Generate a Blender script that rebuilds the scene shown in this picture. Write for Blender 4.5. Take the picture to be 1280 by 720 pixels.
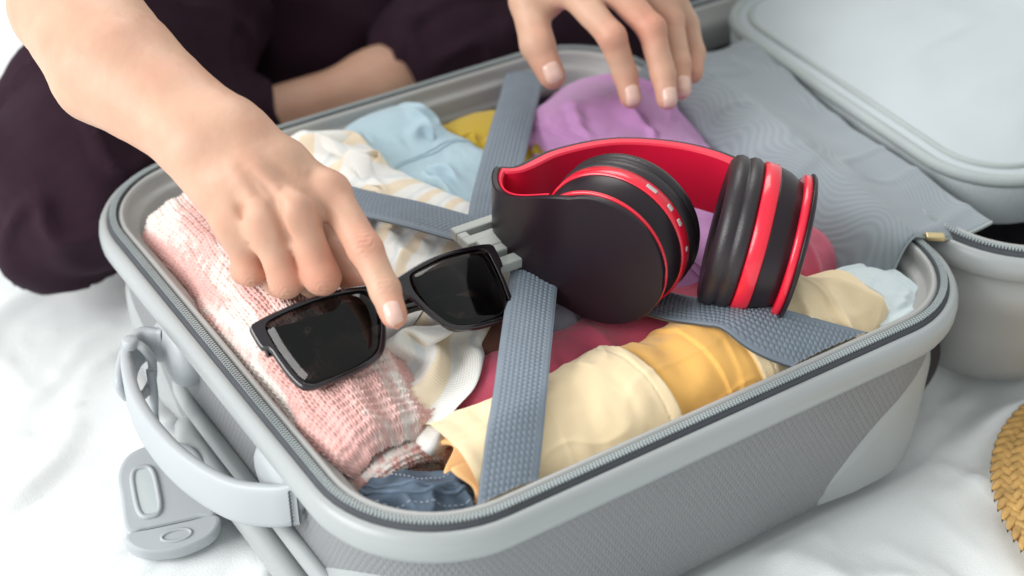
import bpy, bmesh, math, random
import numpy as np
from mathutils import Vector, Matrix

scene = bpy.context.scene
for o in list(bpy.data.objects):
    bpy.data.objects.remove(o)
COL = scene.collection
R = math.radians

# ------------------------------------------------------------------ camera
RIM = 0.12                                   # height of the suitcase rim above the sheet
PITCH, YAW, FPX = R(35.3424), R(33.2239), 2005.5
cp, sp = math.cos(PITCH), math.sin(PITCH)
FW = np.array([math.sin(YAW)*cp, math.cos(YAW)*cp, -sp])
RI = np.cross(FW, [0, 0, 1]); RI /= np.linalg.norm(RI)
UP = np.cross(RI, FW)
CAM = np.array([-0.433253, -0.657687, 0.639572])
cam_data = bpy.data.cameras.new('camera')
cam_data.lens = FPX*36/1280; cam_data.sensor_width = 36
cam_data.clip_start = 0.02; cam_data.clip_end = 60
cam = bpy.data.objects.new('camera', cam_data); COL.objects.link(cam)
cam.matrix_world = Matrix(((RI[0], UP[0], -FW[0], CAM[0]), (RI[1], UP[1], -FW[1], CAM[1]),
                           (RI[2], UP[2], -FW[2], CAM[2]), (0, 0, 0, 1)))
cam_data.dof.use_dof = True
cam_data.dof.focus_distance = 0.86
cam_data.dof.aperture_fstop = 5.0
scene.camera = cam

# ------------------------------------------------------------------ light
world = bpy.data.worlds.new('World'); scene.world = world; world.use_nodes = True
bg = world.node_tree.nodes['Background']
bg.inputs[0].default_value = (0.95, 1.0, 0.985, 1); bg.inputs[1].default_value = 0.60

def area(name, loc, target, size, size_y, power, color):
    d = bpy.data.lights.new(name, 'AREA'); d.shape = 'RECTANGLE'; d.size = size; d.size_y = size_y
    d.energy = power; d.color = color
    o = bpy.data.objects.new(name, d); COL.objects.link(o)
    o.location = loc
    o.rotation_euler = (Vector(target)-Vector(loc)).to_track_quat('-Z', 'Y').to_euler()
    return o
area('window_light', (-3.6, 0.45, 2.1), (-0.05, 0.0, 0.1), 3.0, 2.4, 182, (1.0, 0.99, 0.97))
area('room_light', (0.7, 1.5, 2.3), (0.1, 0.0, 0.1), 1.4, 1.4, 30, (1.0, 0.97, 0.93))
vs = scene.view_settings
vs.view_transform = 'Standard'; vs.look = 'None'; vs.exposure = 0.31; vs.gamma = 1.0
vs.use_curve_mapping = False

# ------------------------------------------------------------------ helpers
def U(x, y, z):
    """photo pixel -> point on the horizontal plane at height z"""
    D = FW+RI*(x-640)/FPX-UP*(y-360)/FPX
    return CAM+D*((z-CAM[2])/D[2])

def tag(o, label=None, cat=None, group=None, kind=None):
    if label: o['label'] = label
    if cat: o['category'] = cat
    if group: o['group'] = group
    if kind: o['kind'] = kind
    return o

def empty(name, loc, label, cat, group=None):
    o = bpy.data.objects.new(name, None); COL.objects.link(o); o.location = loc
    o.empty_display_size = 0.02
    return tag(o, label, cat, group)

def mk(name, V, F, mat, parent=None, smooth=True, uv=None, col=None):
    me = bpy.data.meshes.new(name)
    V = np.asarray(V, float)
    me.from_pydata(V.tolist(), [], [list(map(int, f)) for f in F])
    if uv is not None:
        l = me.uv_layers.new(name='UV')
        idx = np.empty(len(me.loops), np.int32); me.loops.foreach_get('vertex_index', idx)
        l.data.foreach_set('uv', np.asarray(uv, np.float32)[idx].ravel())
    if col is not None:
        a = me.color_attributes.new('Col', 'FLOAT_COLOR', 'POINT')
        c = np.ones((len(V), 4), np.float32); c[:, :3] = col
        a.data.foreach_set('color', c.ravel())
    for m in (mat if isinstance(mat, (list, tuple)) else [mat]):
        me.materials.append(m)
    if smooth:
        me.polygons.foreach_set('use_smooth', [True]*len(me.polygons))
    me.update()
    o = bpy.data.objects.new(name, me); COL.objects.link(o)
    if parent is not None:
        o.parent = parent
        o.matrix_parent_inverse = Matrix.Translation(-Vector(parent.location)) if parent.type == 'EMPTY' and parent.parent is None else parent.matrix_world.inverted()
    return o

def recalc(o):
    bm = bmesh.new(); bm.from_mesh(o.data)
    bmesh.ops.recalc_face_normals(bm, faces=bm.faces[:])
    bm.to_mesh(o.data); bm.free(); return o

def bevel(o, w, seg=2, angle=35):
    m = o.modifiers.new('bevel', 'BEVEL'); m.width = w; m.segments = seg
    m.limit_method = 'ANGLE'; m.angle_limit = R(angle); return o

def gridf(nu, nv, cu=False, cv=False):
    i = np.arange(nu if cu else nu-1); j = np.arange(nv if cv else nv-1)
    I, J = np.meshgrid(i, j, indexing='ij'); I2 = (I+1) % nu; J2 = (J+1) % nv
    return np.stack([I*nv+J, I2*nv+J, I2*nv+J2, I*nv+J2], -1).reshape(-1, 4)

def join(parts):
    """[(V,F)] -> V,F"""
    VV, FF, n = [], [], 0
    for V, F in parts:
        V = np.asarray(V, float); VV.append(V); FF += [[int(a)+n for a in f] for f in F]; n += len(V)
    return np.concatenate(VV), FF

def box(c, ax, s):
    """oriented box: centre, 3 axes, half sizes"""
    c = np.asarray(c, float); V = []
    for a in (-1, 1):
        for b in (-1, 1):
            for d in (-1, 1):
                V.append(c+ax[0]*s[0]*a+ax[1]*s[1]*b+ax[2]*s[2]*d)
    return V, [(0, 1, 3, 2), (4, 6, 7, 5), (0, 4, 5, 1), (2, 3, 7, 6), (0, 2, 6, 4), (1, 5, 7, 3)]

def spline(P, n, closed=False):
    """Catmull-Rom through P, resampled to n points of equal spacing"""
    P = np.asarray(P, float)
    if closed: Q = np.concatenate([P[-1:], P, P[:2]])
    else: Q = np.concatenate([2*P[:1]-P[1:2], P, 2*P[-1:]-P[-2:-1]])
    out = []; m = 24
    for i in range(1, len(Q)-2):
        t = np.linspace(0, 1, m, endpoint=False)[:, None]
        a, b, c, d = Q[i-1], Q[i], Q[i+1], Q[i+2]
        out.append(.5*((2*b)+(-a+c)*t+(2*a-5*b+4*c-d)*t*t+(-a+3*b-3*c+d)*t**3))
    out.append(Q[-2][None]); C = np.concatenate(out)
    s = np.r_[0, np.cumsum(np.linalg.norm(np.diff(C, axis=0), axis=1))]
    q = np.linspace(0, s[-1], n, endpoint=not closed)
    return np.stack([np.interp(q, s, C[:, k]) for k in range(C.shape[1])], -1)

def tube(P, r, n=12, closed=False, flat=(1, 1), upv=(0, 0, 1)):
    P = np.asarray(P, float); m = len(P)
    T = np.gradient(P, axis=0) if not closed else np.roll(P, -1, 0)-np.roll(P, 1, 0)
    T /= np.linalg.norm(T, axis=1)[:, None]
    S = np.cross(T, upv); S /= np.linalg.norm(S, axis=1)[:, None]+1e-12
    N = np.cross(S, T); r = np.broadcast_to(r, (m,))
    a = np.arange(n)/n*2*math.pi
    V = P[:, None]+(S[:, None]*np.cos(a)[None, :, None]*flat[0]+N[:, None]*np.sin(a)[None, :, None]*flat[1])*r[:, None, None]
    F = gridf(m, n, closed, True).tolist()
    if not closed:
        F += [list(range(n))[::-1], [(m-1)*n+k for k in range(n)]]
    return V.reshape(-1, 3), F

# --- noise
def _hash(i, j, k, s):
    h = (i.astype(np.int64)*374761393+j.astype(np.int64)*668265263+k.astype(np.int64)*2147483647+s*974634777) & 0x7fffffff
    h = ((h ^ (h >> 13))*1274126177) & 0x7fffffff
    h = ((h ^ (h >> 15))*668265263) & 0x7fffffff
    return ((h ^ (h >> 16)) & 0xffff)/32767.5-1
def vn(P, seed=0):
    P = np.asarray(P, float); f = np.floor(P); t = P-f; t = t*t*t*(t*(t*6-15)+10)
    i, j, k = [f[..., a].astype(np.int64) for a in range(3)]
    x, y, z = t[..., 0], t[..., 1], t[..., 2]; r = 0
    for a in (0, 1):
        for b in (0, 1):
            for c in (0, 1):
                r = r+_hash(i+a, j+b, k+c, seed)*(x if a else 1-x)*(y if b else 1-y)*(z if c else 1-z)
    return r
def fbm(P, o=3, seed=0):
    r, a = 0, 1.0; P = np.asarray(P, float)
    for q in range(o):
        r = r+a*vn(P, seed+q*17); P = P*2.03+5.1; a *= .5
    return r
def ridge(P, seed=0):
    return 1-2*np.sqrt(vn(P, seed)**2+.004)
def sst(a, b, x):
    t = np.clip((x-a)/(b-a), 0, 1); return t*t*(3-2*t)

# --- materials
def mat(name, color, rough=.6, var=.05, vscale=25., bump=0., bscale=900., btype='noise', sheen=0., coat=0., sss=0., metal=0.,
        attr=False, spec=.5, bdist=.001, stretch=None):
    m = bpy.data.materials.new(name); m.use_nodes = True
    nt = m.node_tree; N = nt.nodes; Lk = nt.links; b = N['Principled BSDF']
    b.inputs['Roughness'].default_value = rough; b.inputs['Metallic'].default_value = metal
    b.inputs['Specular IOR Level'].default_value = spec
    b.inputs['Sheen Weight'].default_value = sheen; b.inputs['Sheen Roughness'].default_value = .5
    b.inputs['Coat Weight'].default_value = coat
    if sss:
        b.inputs['Subsurface Weight'].default_value = sss
        b.inputs['Subsurface Radius'].default_value = (1.0, .35, .2); b.inputs['Subsurface Scale'].default_value = .004
    tc = N.new('ShaderNodeTexCoord')
    nz = N.new('ShaderNodeTexNoise'); nz.inputs['Scale'].default_value = vscale; nz.inputs['Detail'].default_value = 4
    Lk.new(tc.outputs['Object'], nz.inputs['Vector'])
    hsv = N.new('ShaderNodeHueSaturation')
    mr = N.new('ShaderNodeMapRange'); mr.inputs[1].default_value = .25; mr.inputs[2].default_value = .75
    mr.inputs[3].default_value = 1-var; mr.inputs[4].default_value = 1+var
    Lk.new(nz.outputs['Fac'], mr.inputs[0]); Lk.new(mr.outputs[0], hsv.inputs['Value'])
    if attr:
        at = N.new('ShaderNodeAttribute'); at.attribute_name = 'Col'; Lk.new(at.outputs['Color'], hsv.inputs['Color'])
    else:
        hsv.inputs['Color'].default_value = (*color, 1)
    Lk.new(hsv.outputs['Color'], b.inputs['Base Color'])
    if bump:
        bp = N.new('ShaderNodeBump'); bp.inputs['Strength'].default_value = bump; bp.inputs['Distance'].default_value = bdist
        if btype == 'weave':
            mp = N.new('ShaderNodeMapping'); mp.inputs['Rotation'].default_value = (0, 0, .6); Lk.new(tc.outputs['UV'], mp.inputs['Vector'])
            w1 = N.new('ShaderNodeTexWave'); w1.bands_direction = 'X'; w2 = N.new('ShaderNodeTexWave'); w2.bands_direction = 'Y'
            ad = N.new('ShaderNodeMath'); ad.operation = 'ADD'
            for w, k in ((w1, 0), (w2, 1)):
                w.inputs['Scale'].default_value = bscale; w.inputs['Distortion'].default_value = 1.5
                Lk.new(tc.outputs['UV'], w.inputs['Vector']); Lk.new(w.outputs['Fac'], ad.inputs[k])
            src = ad.outputs[0]
        elif btype == 'voronoi':
            v = N.new('ShaderNodeTexVoronoi'); v.inputs['Scale'].default_value = bscale; Lk.new(tc.outputs['Object'], v.inputs['Vector']); src = v.outputs['Distance']
        elif btype == 'diamond':
            mp = N.new('ShaderNodeMapping'); mp.inputs['Rotation'].default_value = (0, 0, math.pi/4); mp.inputs['Scale'].default_value = (1, .62, 1)
            sc = N.new('ShaderNodeMapping'); sc.inputs['Scale'].default_value = (1, .62, 1); Lk.new(tc.outputs['UV'], sc.inputs['Vector'])
            mp.inputs['Scale'].default_value = (1, 1, 1); Lk.new(sc.outputs[0], mp.inputs['Vector'])
            mx = N.new('ShaderNodeMath'); mx.operation = 'MINIMUM'
            for d, k in (('X', 0), ('Y', 1)):
                w = N.new('ShaderNodeTexWave'); w.bands_direction = d; w.wave_profile = 'TRI'; w.inputs['Scale'].default_value = bscale
                Lk.new(mp.outputs[0], w.inputs['Vector']); Lk.new(w.outputs['Fac'], mx.inputs[k])
            src = mx.outputs[0]
        elif btype == 'wavy':
            mp = N.new('ShaderNodeMapping'); Lk.new(tc.outputs['UV'], mp.inputs['Vector'])
            w = N.new('ShaderNodeTexWave'); w.bands_direction = 'X'; w.inputs['Scale'].default_value = bscale
            n2 = N.new('ShaderNodeTexNoise'); n2.inputs['Scale'].default_value = 22; n2.inputs['Detail'].default_value = 0
            Lk.new(tc.outputs['UV'], n2.inputs['Vector'])
            mm = N.new('ShaderNodeVectorMath'); mm.operation = 'MULTIPLY_ADD'; mm.inputs[1].default_value = (.05, .05, 0)
            Lk.new(n2.outputs['Color'], mm.inputs[0]); Lk.new(tc.outputs['UV'], mm.inputs[2])
            Lk.new(mm.outputs[0], w.inputs['Vector']); src = w.outputs['Fac']
            mixc = N.new('ShaderNodeMixRGB'); mixc.blend_type = 'MULTIPLY'; mixc.inputs['Fac'].default_value = .13
            Lk.new(hsv.outputs['Color'], mixc.inputs[1]); Lk.new(src, mixc.inputs[2]); Lk.new(mixc.outputs[0], b.inputs['Base Color'])
        else:
            n2 = N.new('ShaderNodeTexNoise'); n2.inputs['Scale'].default_value = bscale; n2.inputs['Detail'].default_value = 3
            Lk.new(tc.outputs['Object'], n2.inputs['Vector']); src = n2.outputs['Fac']
        Lk.new(src, bp.inputs['Height']); Lk.new(bp.outputs[0], b.inputs['Normal'])
    return m

M = {}
M['sheet'] = mat('white_cotton_sheet', (.80, .83, .84), .9, .02, 8, .3, 900, sheen=.2)
M['shell'] = mat('embossed_grey_shell', (.215, .22, .23), .40, .05, 12, .5, 112, 'diamond', bdist=.0012)
M['plastic'] = mat('smooth_grey_plastic', (.335, .355, .36), .36, .03, 12, .05, 700)
M['plastic2'] = mat('pale_grey_plastic', (.36, .365, .36), .38, .03, 12, .05, 700)
M['handle'] = mat('soft_grey_handle_plastic', (.40, .425, .45), .45, .03, 10, .06, 1200)
M['ziptape'] = mat('dark_zip_tape', (.06, .065, .075), .85, .1, 60, .3, 1500)
M['zipteeth'] = mat('grey_zip_teeth', (.30, .34, .35), .45, .05, 60)
M['liner'] = mat('dark_grey_liner', (.075, .07, .085), .8, .1, 40, .4, 30, 'wavy')
M['flap'] = mat('wavy_grey_liner_cloth', (.235, .27, .30), .75, .06, 30, .28, 95, 'wavy', sheen=.2, bdist=.0005)
M['panel'] = mat('pale_mesh_cloth', (.42, .465, .49), .8, .03, 14, .3, 260, 'weave')
M['piping'] = mat('grey_piping', (.32, .36, .36), .7, .05, 30, .3, 900)
M['strap'] = mat('slate_elastic_strap', (.17, .205, .25), .62, .06, 90)
M['buckle'] = mat('grey_buckle_plastic', (.42, .44, .42), .45, .04, 40)
M['black_plastic'] = mat('black_rubber', (.025, .018, .024), .5, .1, 40)
M['knit'] = mat('pink_and_white_knit', (1, 1, 1), .95, .05, 200, .3, 2500, attr=True)
M['stripe'] = mat('striped_cotton', (1, 1, 1), .92, .02, 40, .2, 420, 'weave', attr=True, sheen=.2)
M['cream'] = mat('cream_and_orange_cotton', (1, 1, 1), .92, .03, 60, .25, 420, 'weave', attr=True, sheen=.25)
M['peach'] = mat('peach_cotton', (.86, .50, .22), .92, .04, 60, .2, 900, sheen=.25)
M['blue'] = mat('powder_blue_cotton', (.40, .54, .62), .92, .03, 40, .2, 420, 'weave', sheen=.2)
M['paleblue'] = mat('pale_blue_cotton', (.60, .68, .71), .92, .03, 40, .2, 420, 'weave', sheen=.2)
M['mustard'] = mat('mustard_cotton', (.56, .38, .025), .92, .05, 40, .25, 420, 'weave', sheen=.2)
M['orange'] = mat('yellow_orange_cotton', (.80, .42, .05), .92, .05, 40, .25, 420, 'weave', sheen=.2)
M['lilac'] = mat('lilac_cotton', (.52, .25, .52), .92, .04, 40, .25, 420, 'weave', sheen=.25)
M['crimson'] = mat('crimson_cotton', (.46, .060, .115), .9, .05, 40, .25, 420, 'weave', sheen=.25)
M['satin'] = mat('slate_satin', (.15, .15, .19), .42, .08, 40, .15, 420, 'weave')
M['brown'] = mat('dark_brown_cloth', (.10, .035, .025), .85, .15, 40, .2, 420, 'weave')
M['denim'] = mat('washed_blue_denim', (.085, .12, .17), .85, .45, 90, .5, 420, 'weave')
M['stitch'] = mat('pale_thread', (.32, .36, .42), .8)
M['hp_black'] = mat('matte_black_plastic', (.013, .007, .011), .36, .1, 30, .05, 1500, spec=.35)
M['hp_gloss'] = mat('gloss_black_plastic', (.014, .009, .013), .12, .1, 30, coat=.4)
M['hp_pad'] = mat('black_leatherette', (.018, .013, .017), .42, .15, 60, .2, 900)
M['hp_red'] = mat('gloss_red_plastic', (.70, .010, .035), .28, .04, 30, coat=.3)
M['hp_redpad'] = mat('soft_red_padding', (.66, .006, .040), .42, .05, 40, .08, 1200)
M['silver'] = mat('silver_plastic', (.45, .43, .42), .3, .05, 60)
M['glasses'] = mat('gloss_black_acetate', (.010, .006, .009), .10, .1, 20, coat=.5)
M['hinge'] = mat('hinge_metal', (.5, .46, .4), .3, .05, 60, metal=1.)
M['trousers'] = mat('black_jersey', (.024, .0095, .018), .9, .15, 60, .2, 900, spec=.2)
M['shirt'] = mat('black_shirt_cotton', (.024, .0095, .018), .9, .12, 60, .2, 900, spec=.2)
M['skin'] = mat('skin', (1, 1, 1), .52, .05, 60, .10, 800, 'voronoi', sss=.2, attr=True, spec=.4, bdist=.0006)
M['nail'] = mat('fingernail', (.72, .45, .38), .25, .03, 60, sss=.2)
M['straw'] = mat('golden_straw', (.52, .31, .10), .7, .3, 160, .5, 900)
M['tagwin'] = mat('clear_tag_window', (.50, .55, .56), .15, .03, 30, coat=.5)

def lens_mat():
    m = bpy.data.materials.new('dark_tinted_lens'); m.use_nodes = True
    nt = m.node_tree; nt.nodes.clear()
    out = nt.nodes.new('ShaderNodeOutputMaterial'); mx = nt.nodes.new('ShaderNodeMixShader')
    tr = nt.nodes.new('ShaderNodeBsdfTransparent'); tr.inputs[0].default_value = (.21, .19, .19, 1)
    gl = nt.nodes.new('ShaderNodeBsdfGlossy'); gl.inputs['Roughness'].default_value = .07
    fr = nt.nodes.new('ShaderNodeFresnel'); fr.inputs['IOR'].default_value = 1.42
    nt.links.new(fr.outputs[0], mx.inputs[0]); nt.links.new(tr.outputs[0], mx.inputs[1]); nt.links.new(gl.outputs[0], mx.inputs[2])
    nt.links.new(mx.outputs[0], out.inputs[0]); return m
M['lens'] = lens_mat()

# --- implicit surfaces (limbs, trousers): smooth unions of tapered capsules, meshed by surface nets
def cone_d(P, a, b, ra, rb):
    ab = b-a; t = np.clip(((P-a)@ab)/(ab@ab+1e-12), 0, 1)
    return np.linalg.norm(P-a-t[:, None]*ab, axis=1)-(ra+(rb-ra)*t)
def smin(a, b, k):
    h = np.maximum(k-np.abs(a-b), 0)/k; return np.minimum(a, b)-h*h*k*.25
def surface_nets(v, lo, h):
    s = v < 0
    c = np.zeros(tuple(n-1 for n in v.shape), np.int8)
    corners = [(a, b, d) for a in (0, 1) for b in (0, 1) for d in (0, 1)]
    sl = lambda a, n: slice(a, n-1+a)
    for a, b, d in corners:
        c += s[sl(a, v.shape[0]), sl(b, v.shape[1]), sl(d, v.shape[2])]
    act = np.argwhere((c > 0) & (c < 8))
    idm = np.full(c.shape, -1, np.int32); idm[act[:, 0], act[:, 1], act[:, 2]] = np.arange(len(act))
    cv = {k: v[act[:, 0]+k[0], act[:, 1]+k[1], act[:, 2]+k[2]] for k in corners}
    acc = np.zeros((len(act), 3)); cnt = np.zeros(len(act))
    for k in corners:
        for ax in range(3):
            if k[ax] == 0:
                k2 = list(k); k2[ax] = 1; k2 = tuple(k2)
                x, y = cv[k], cv[k2]; cr = (x < 0) != (y < 0)
                t = np.where(cr, x/np.where(cr, x-y, 1), 0)
                p = np.tile(np.array(k, float), (len(act), 1)); p[:, ax] = t
                acc += np.where(cr[:, None], p, 0); cnt += cr
    V = lo+(act+acc/cnt[:, None])*h
    F = []
    for ax in range(3):
        o1, o2 = [(1, 2), (2, 0), (0, 1)][ax]
        s0 = [slice(1, -1)]*3; s1 = [slice(1, -1)]*3; s0[ax] = slice(0, -1); s1[ax] = slice(1, None)
        A, B = s[tuple(s0)], s[tuple(s1)]
        e = np.argwhere(A != B)
        if len(e) == 0: continue
        flip = ~A[e[:, 0], e[:, 1], e[:, 2]]
        off = np.array([1, 1, 1]); off[ax] = 0; e = e+off
        q = []
        for d1, d2 in ((-1, -1), (0, -1), (0, 0), (-1, 0)):
            cc = e.copy(); cc[:, o1] += d1; cc[:, o2] += d2
            q.append(idm[cc[:, 0], cc[:, 1], cc[:, 2]])
        q = np.stack(q, 1); q[flip] = q[flip][:, ::-1]; F.append(q)
    return V, np.concatenate(F)
def mesh_sdf(fn, prims, h, pad=.012, block=20):
    """fn(P) -> distance; prims = [(a,b,r)] bounds used to skip empty blocks"""
    lo = np.min([np.minimum(a, b)-r for a, b, r in prims], 0)-pad; hi = np.max([np.maximum(a, b)+r for a, b, r in prims], 0)+pad
    n = np.ceil((hi-lo)/h).astype(int)+1
    v = np.full(n, .05, np.float32)
    half = block*h*.87+.004
    for i in range(0, n[0], block):
        for j in range(0, n[1], block):
            for k in range(0, n[2], block):
                i2, j2, k2 = min(i+block, n[0]), min(j+block, n[1]), min(k+block, n[2])
                c = (lo+np.array([(i+i2)/2, (j+j2)/2, (k+k2)/2])*h)[None]
                if min(float(cone_d(c, a, b, r, r)[0]) for a, b, r in prims) > half+.006: continue
                I, J, K = np.meshgrid(np.arange(i, i2), np.arange(j, j2), np.arange(k, k2), indexing='ij')
                P = lo+np.stack([I, J, K], -1).reshape(-1, 3)*h
                v[i:i2, j:j2, k:k2] = fn(P).reshape(I.shape)
    return surface_nets(v, lo, h)
def laplace(V, F, it=1, k=.5):
    F = np.asarray(F); e = np.concatenate([F[:, [0, 1]], F[:, [1, 2]], F[:, [2, 3]], F[:, [3, 0]]])
    for _ in range(it):
        acc = np.zeros_like(V); c = np.zeros(len(V))
        np.add.at(acc, e[:, 0], V[e[:, 1]]); np.add.at(acc, e[:, 1], V[e[:, 0]]); np.add.at(c, e[:, 0], 1); np.add.at(c, e[:, 1], 1)
        V = V+(acc/c[:, None]-V)*k
    return V
def vnormals(V, F):
    F = np.asarray(F); n = np.cross(V[F[:, 2]]-V[F[:, 0]], V[F[:, 3]]-V[F[:, 1]]); N = np.zeros_like(V)
    for k in range(4): np.add.at(N, F[:, k], n)
    return N/(np.linalg.norm(N, axis=1)[:, None]+1e-12)

# ------------------------------------------------------------------ bed
def build_bed():
    n = 340
    t = np.linspace(-1, 1, n); g = np.sign(t)*(.35*np.abs(t)+1.35*np.abs(t)**2.2)
    X, Y = np.meshgrid(g+.05, g+.05, indexing='ij')
    P = np.stack([X, Y, np.zeros_like(X)], -1)
    W = P*[1, 1, 1]+.05*np.stack([vn(P*6, 3), vn(P*6, 4), X*0], -1)
    q = np.stack([W[..., 0]*3.0+W[..., 1]*1.4, W[..., 0]*-1.5+W[..., 1]*6, X*0], -1)
    z = -.007+.010*np.maximum(ridge(q, 7), 0)**3+.007*fbm(P*4, 2, 11)+.006*np.maximum(ridge(q*2.3+3, 9), 0)**3+.0045*np.maximum(ridge(q*5.3+1, 5), 0)**3+.0016*np.maximum(ridge(q*11+4, 15), 0)**3
    # soft creases thrown out by the weight of the suitcase at its wheel corner
    for (px, py, ax, ay, amp, wd, ln) in ((.20, -.19, .9, -.35, .013, .012, .16), (.17, -.215, .75, -.65, .010, .012, .17), (.22, -.13, 1, -.1, .012, .014, .14),
                                          (.06, -.23, .35, -.9, .007, .012, .14), (-.27, -.05, -.9, -.4, .007, .016, .2), (-.26, .1, -1, .1, .006, .016, .2), (.27, -.22, .6, -.8, .007, .016, .2)):
        l = math.hypot(ax, ay); ax, ay = ax/l, ay/l
        u = (X-px)*ax+(Y-py)*ay; w = (X-px)*ay-(Y-py)*ax+.02*np.sin(u*30)
        z = z+amp*np.exp(-(w/wd)**2)*sst(-.02, .04, u)*(1-sst(ln*.4, ln, u))
    inside = sst(.0, .03, np.minimum(.2-np.abs(X), .2-np.abs(Y)))
    z = z*(1-inside)-.014*inside
    z = np.minimum(z, .012)
    V = np.stack([X, Y, z], -1).reshape(-1, 3)
    o = mk('bed_sheet', V, gridf(n, n), M['sheet'], uv=V[:, :2])
    tag(o, 'white cotton bed sheet with soft creases', 'bed sheet', kind='structure')
build_bed()

# ------------------------------------------------------------------ suitcase
CL, CW, CR = .400, .3927, .0683
def rr(off, z, L=CL, W=CW, Rr=CR, cx=0, cy=0, nc=14, ns=20):
    a, b = L/2-off, W/2-off; r = max(Rr-off, .006); P = []
    for sx, sy, a0 in ((1, 1, 0), (-1, 1, 90), (-1, -1, 180), (1, -1, 270)):
        ex, ey = cx+sx*(a-r), cy+sy*(b-r)
        arc = [(ex+r*math.cos(R(a0+90*k/nc)), ey+r*math.sin(R(a0+90*k/nc))) for k in range(nc+1)]
        P += arc
        nx = {0: (-1, 1, 90), 90: (-1, -1, 180), 180: (1, -1, 270), 270: (1, 1, 0)}[a0]
        q = (cx+nx[0]*(a-r)+r*math.cos(R(nx[2])), cy+nx[1]*(b-r)+r*math.sin(R(nx[2])))
        for k in range(1, ns):
            t = k/ns; P.append((arc[-1][0]*(1-t)+q[0]*t, arc[-1][1]*(1-t)+q[1]*t))
    P = np.array(P); return np.c_[P, np.full(len(P), z)]
def loft(name, prof, mat_, parent, cap=False, **kw):
    L_ = [rr(o_, z_, **kw) for o_, z_ in prof]; n = len(L_[0]); V = np.concatenate(L_)
    s = np.r_[0, np.cumsum(np.linalg.norm(np.diff(rr(0, 0, **kw), axis=0), axis=1))]
    pz = np.r_[0, np.cumsum([math.hypot(prof[i+1][0]-prof[i][0], prof[i+1][1]-prof[i][1]) for i in range(len(prof)-1)])]
    uv = np.concatenate([np.c_[s, np.full(n, q)] for q in pz])
    # duplicate the seam so that the pattern does not fold back on itself
    V2, uv2 = [], []
    per = s[-1]+np.linalg.norm(rr(0, 0, **kw)[0]-rr(0, 0, **kw)[-1])
    for i in range(len(prof)):
        V2.append(np.vstack([L_[i], L_[i][:1]])); uv2.append(np.c_[np.r_[s, per], np.full(n+1, pz[i])])
    F = gridf(len(prof), n+1).tolist()
    if cap: F.append([(len(prof)-1)*(n+1)+k for k in range(n)])
    return recalc(mk(name, np.concatenate(V2), F, mat_, parent, uv=np.concatenate(uv2)))
def arc_prof(o0, z0, o1, z1, bulge, n=6):
    return [(o0+(o1-o0)*t+bulge*math.sin(math.pi*t)*(z1-z0)/math.hypot(o1-o0, z1-z0), z0+(z1-z0)*t-bulge*math.sin(math.pi*t)*(o1-o0)/math.hypot(o1-o0, z1-z0)) for t in np.linspace(0, 1, n)]

case = empty('suitcase', (0, 0, 0), 'open grey hard shell suitcase full of rolled clothes on the bed', 'suitcase')
loft('shell', [(.007, .102), (.0072, .09), (.0085, .06), (.0095, .03), (.0105, .012), (.0125, .002), (.017, -.004), (.026, -.008), (.04, -.009)], M['shell'], case, cap=True)
loft('rim_band', [(.010, .0985), (.002, .0980), (-.0018, .0995), (-.0034, .103), (-.0038, .108), (-.0032, .112), (-.0012, .1155), (.0015, .1165), (.003, .1155), (.003, .109)], M['plastic'], case)
loft('zip_tape', [(.002, .1125), (.0025, .1175), (.0045, .1188), (.0062, .1192), (.0082, .1188), (.0095, .117), (.0098, .113)], M['ziptape'], case)
loft('inner_frame', [(.0085, .113), (.0088, .1175), (.0105, .1196), (.0125, .1192), (.0135, .117), (.0137, .1125), (.0150, .111), (.0185, .1105), (.0205, .1085), (.0208, .1005), (.0225, .0990), (.0250, .0980), (.0256, .0965), (.0256, .093)], M['plastic2'], case)
loft('liner', [(.0235, .0968), (.0248, .095), (.0255, .08), (.027, .04), (.030, .016), (.037, .008), (.05, .007)], M['liner'], case, cap=True)

def zip_teeth(name, off, z, parent, pitch=.0019, sel=None, **kw):
    P = rr(off, z, **kw); P = np.vstack([P, P[:1]])
    s = np.r_[0, np.cumsum(np.linalg.norm(np.diff(P, axis=0), axis=1))]; n = int(s[-1]/pitch)
    parts = []
    for i in range(n):
        q = s[-1]*i/n; c = np.array([np.interp(q, s, P[:, k]) for k in range(3)])
        if sel and not sel(c): continue
        e = np.array([np.interp(q+.001, s, P[:, k]) for k in range(3)])-c; e /= np.linalg.norm(e)+1e-9
        sd = np.cross(e, [0, 0, 1])
        for w in (-1, 1):
            parts.append(box(c+sd*w*.0009+e*w*.0005, (e, sd, np.array([0, 0, 1.])), (.00055, .0010, .0006)))
    V, F = join(parts)
    return tag(mk(name, V, F, M['zipteeth'], parent, smooth=False), kind='stuff')
zip_teeth('zip_teeth', .0058, .1197, case)

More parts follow.
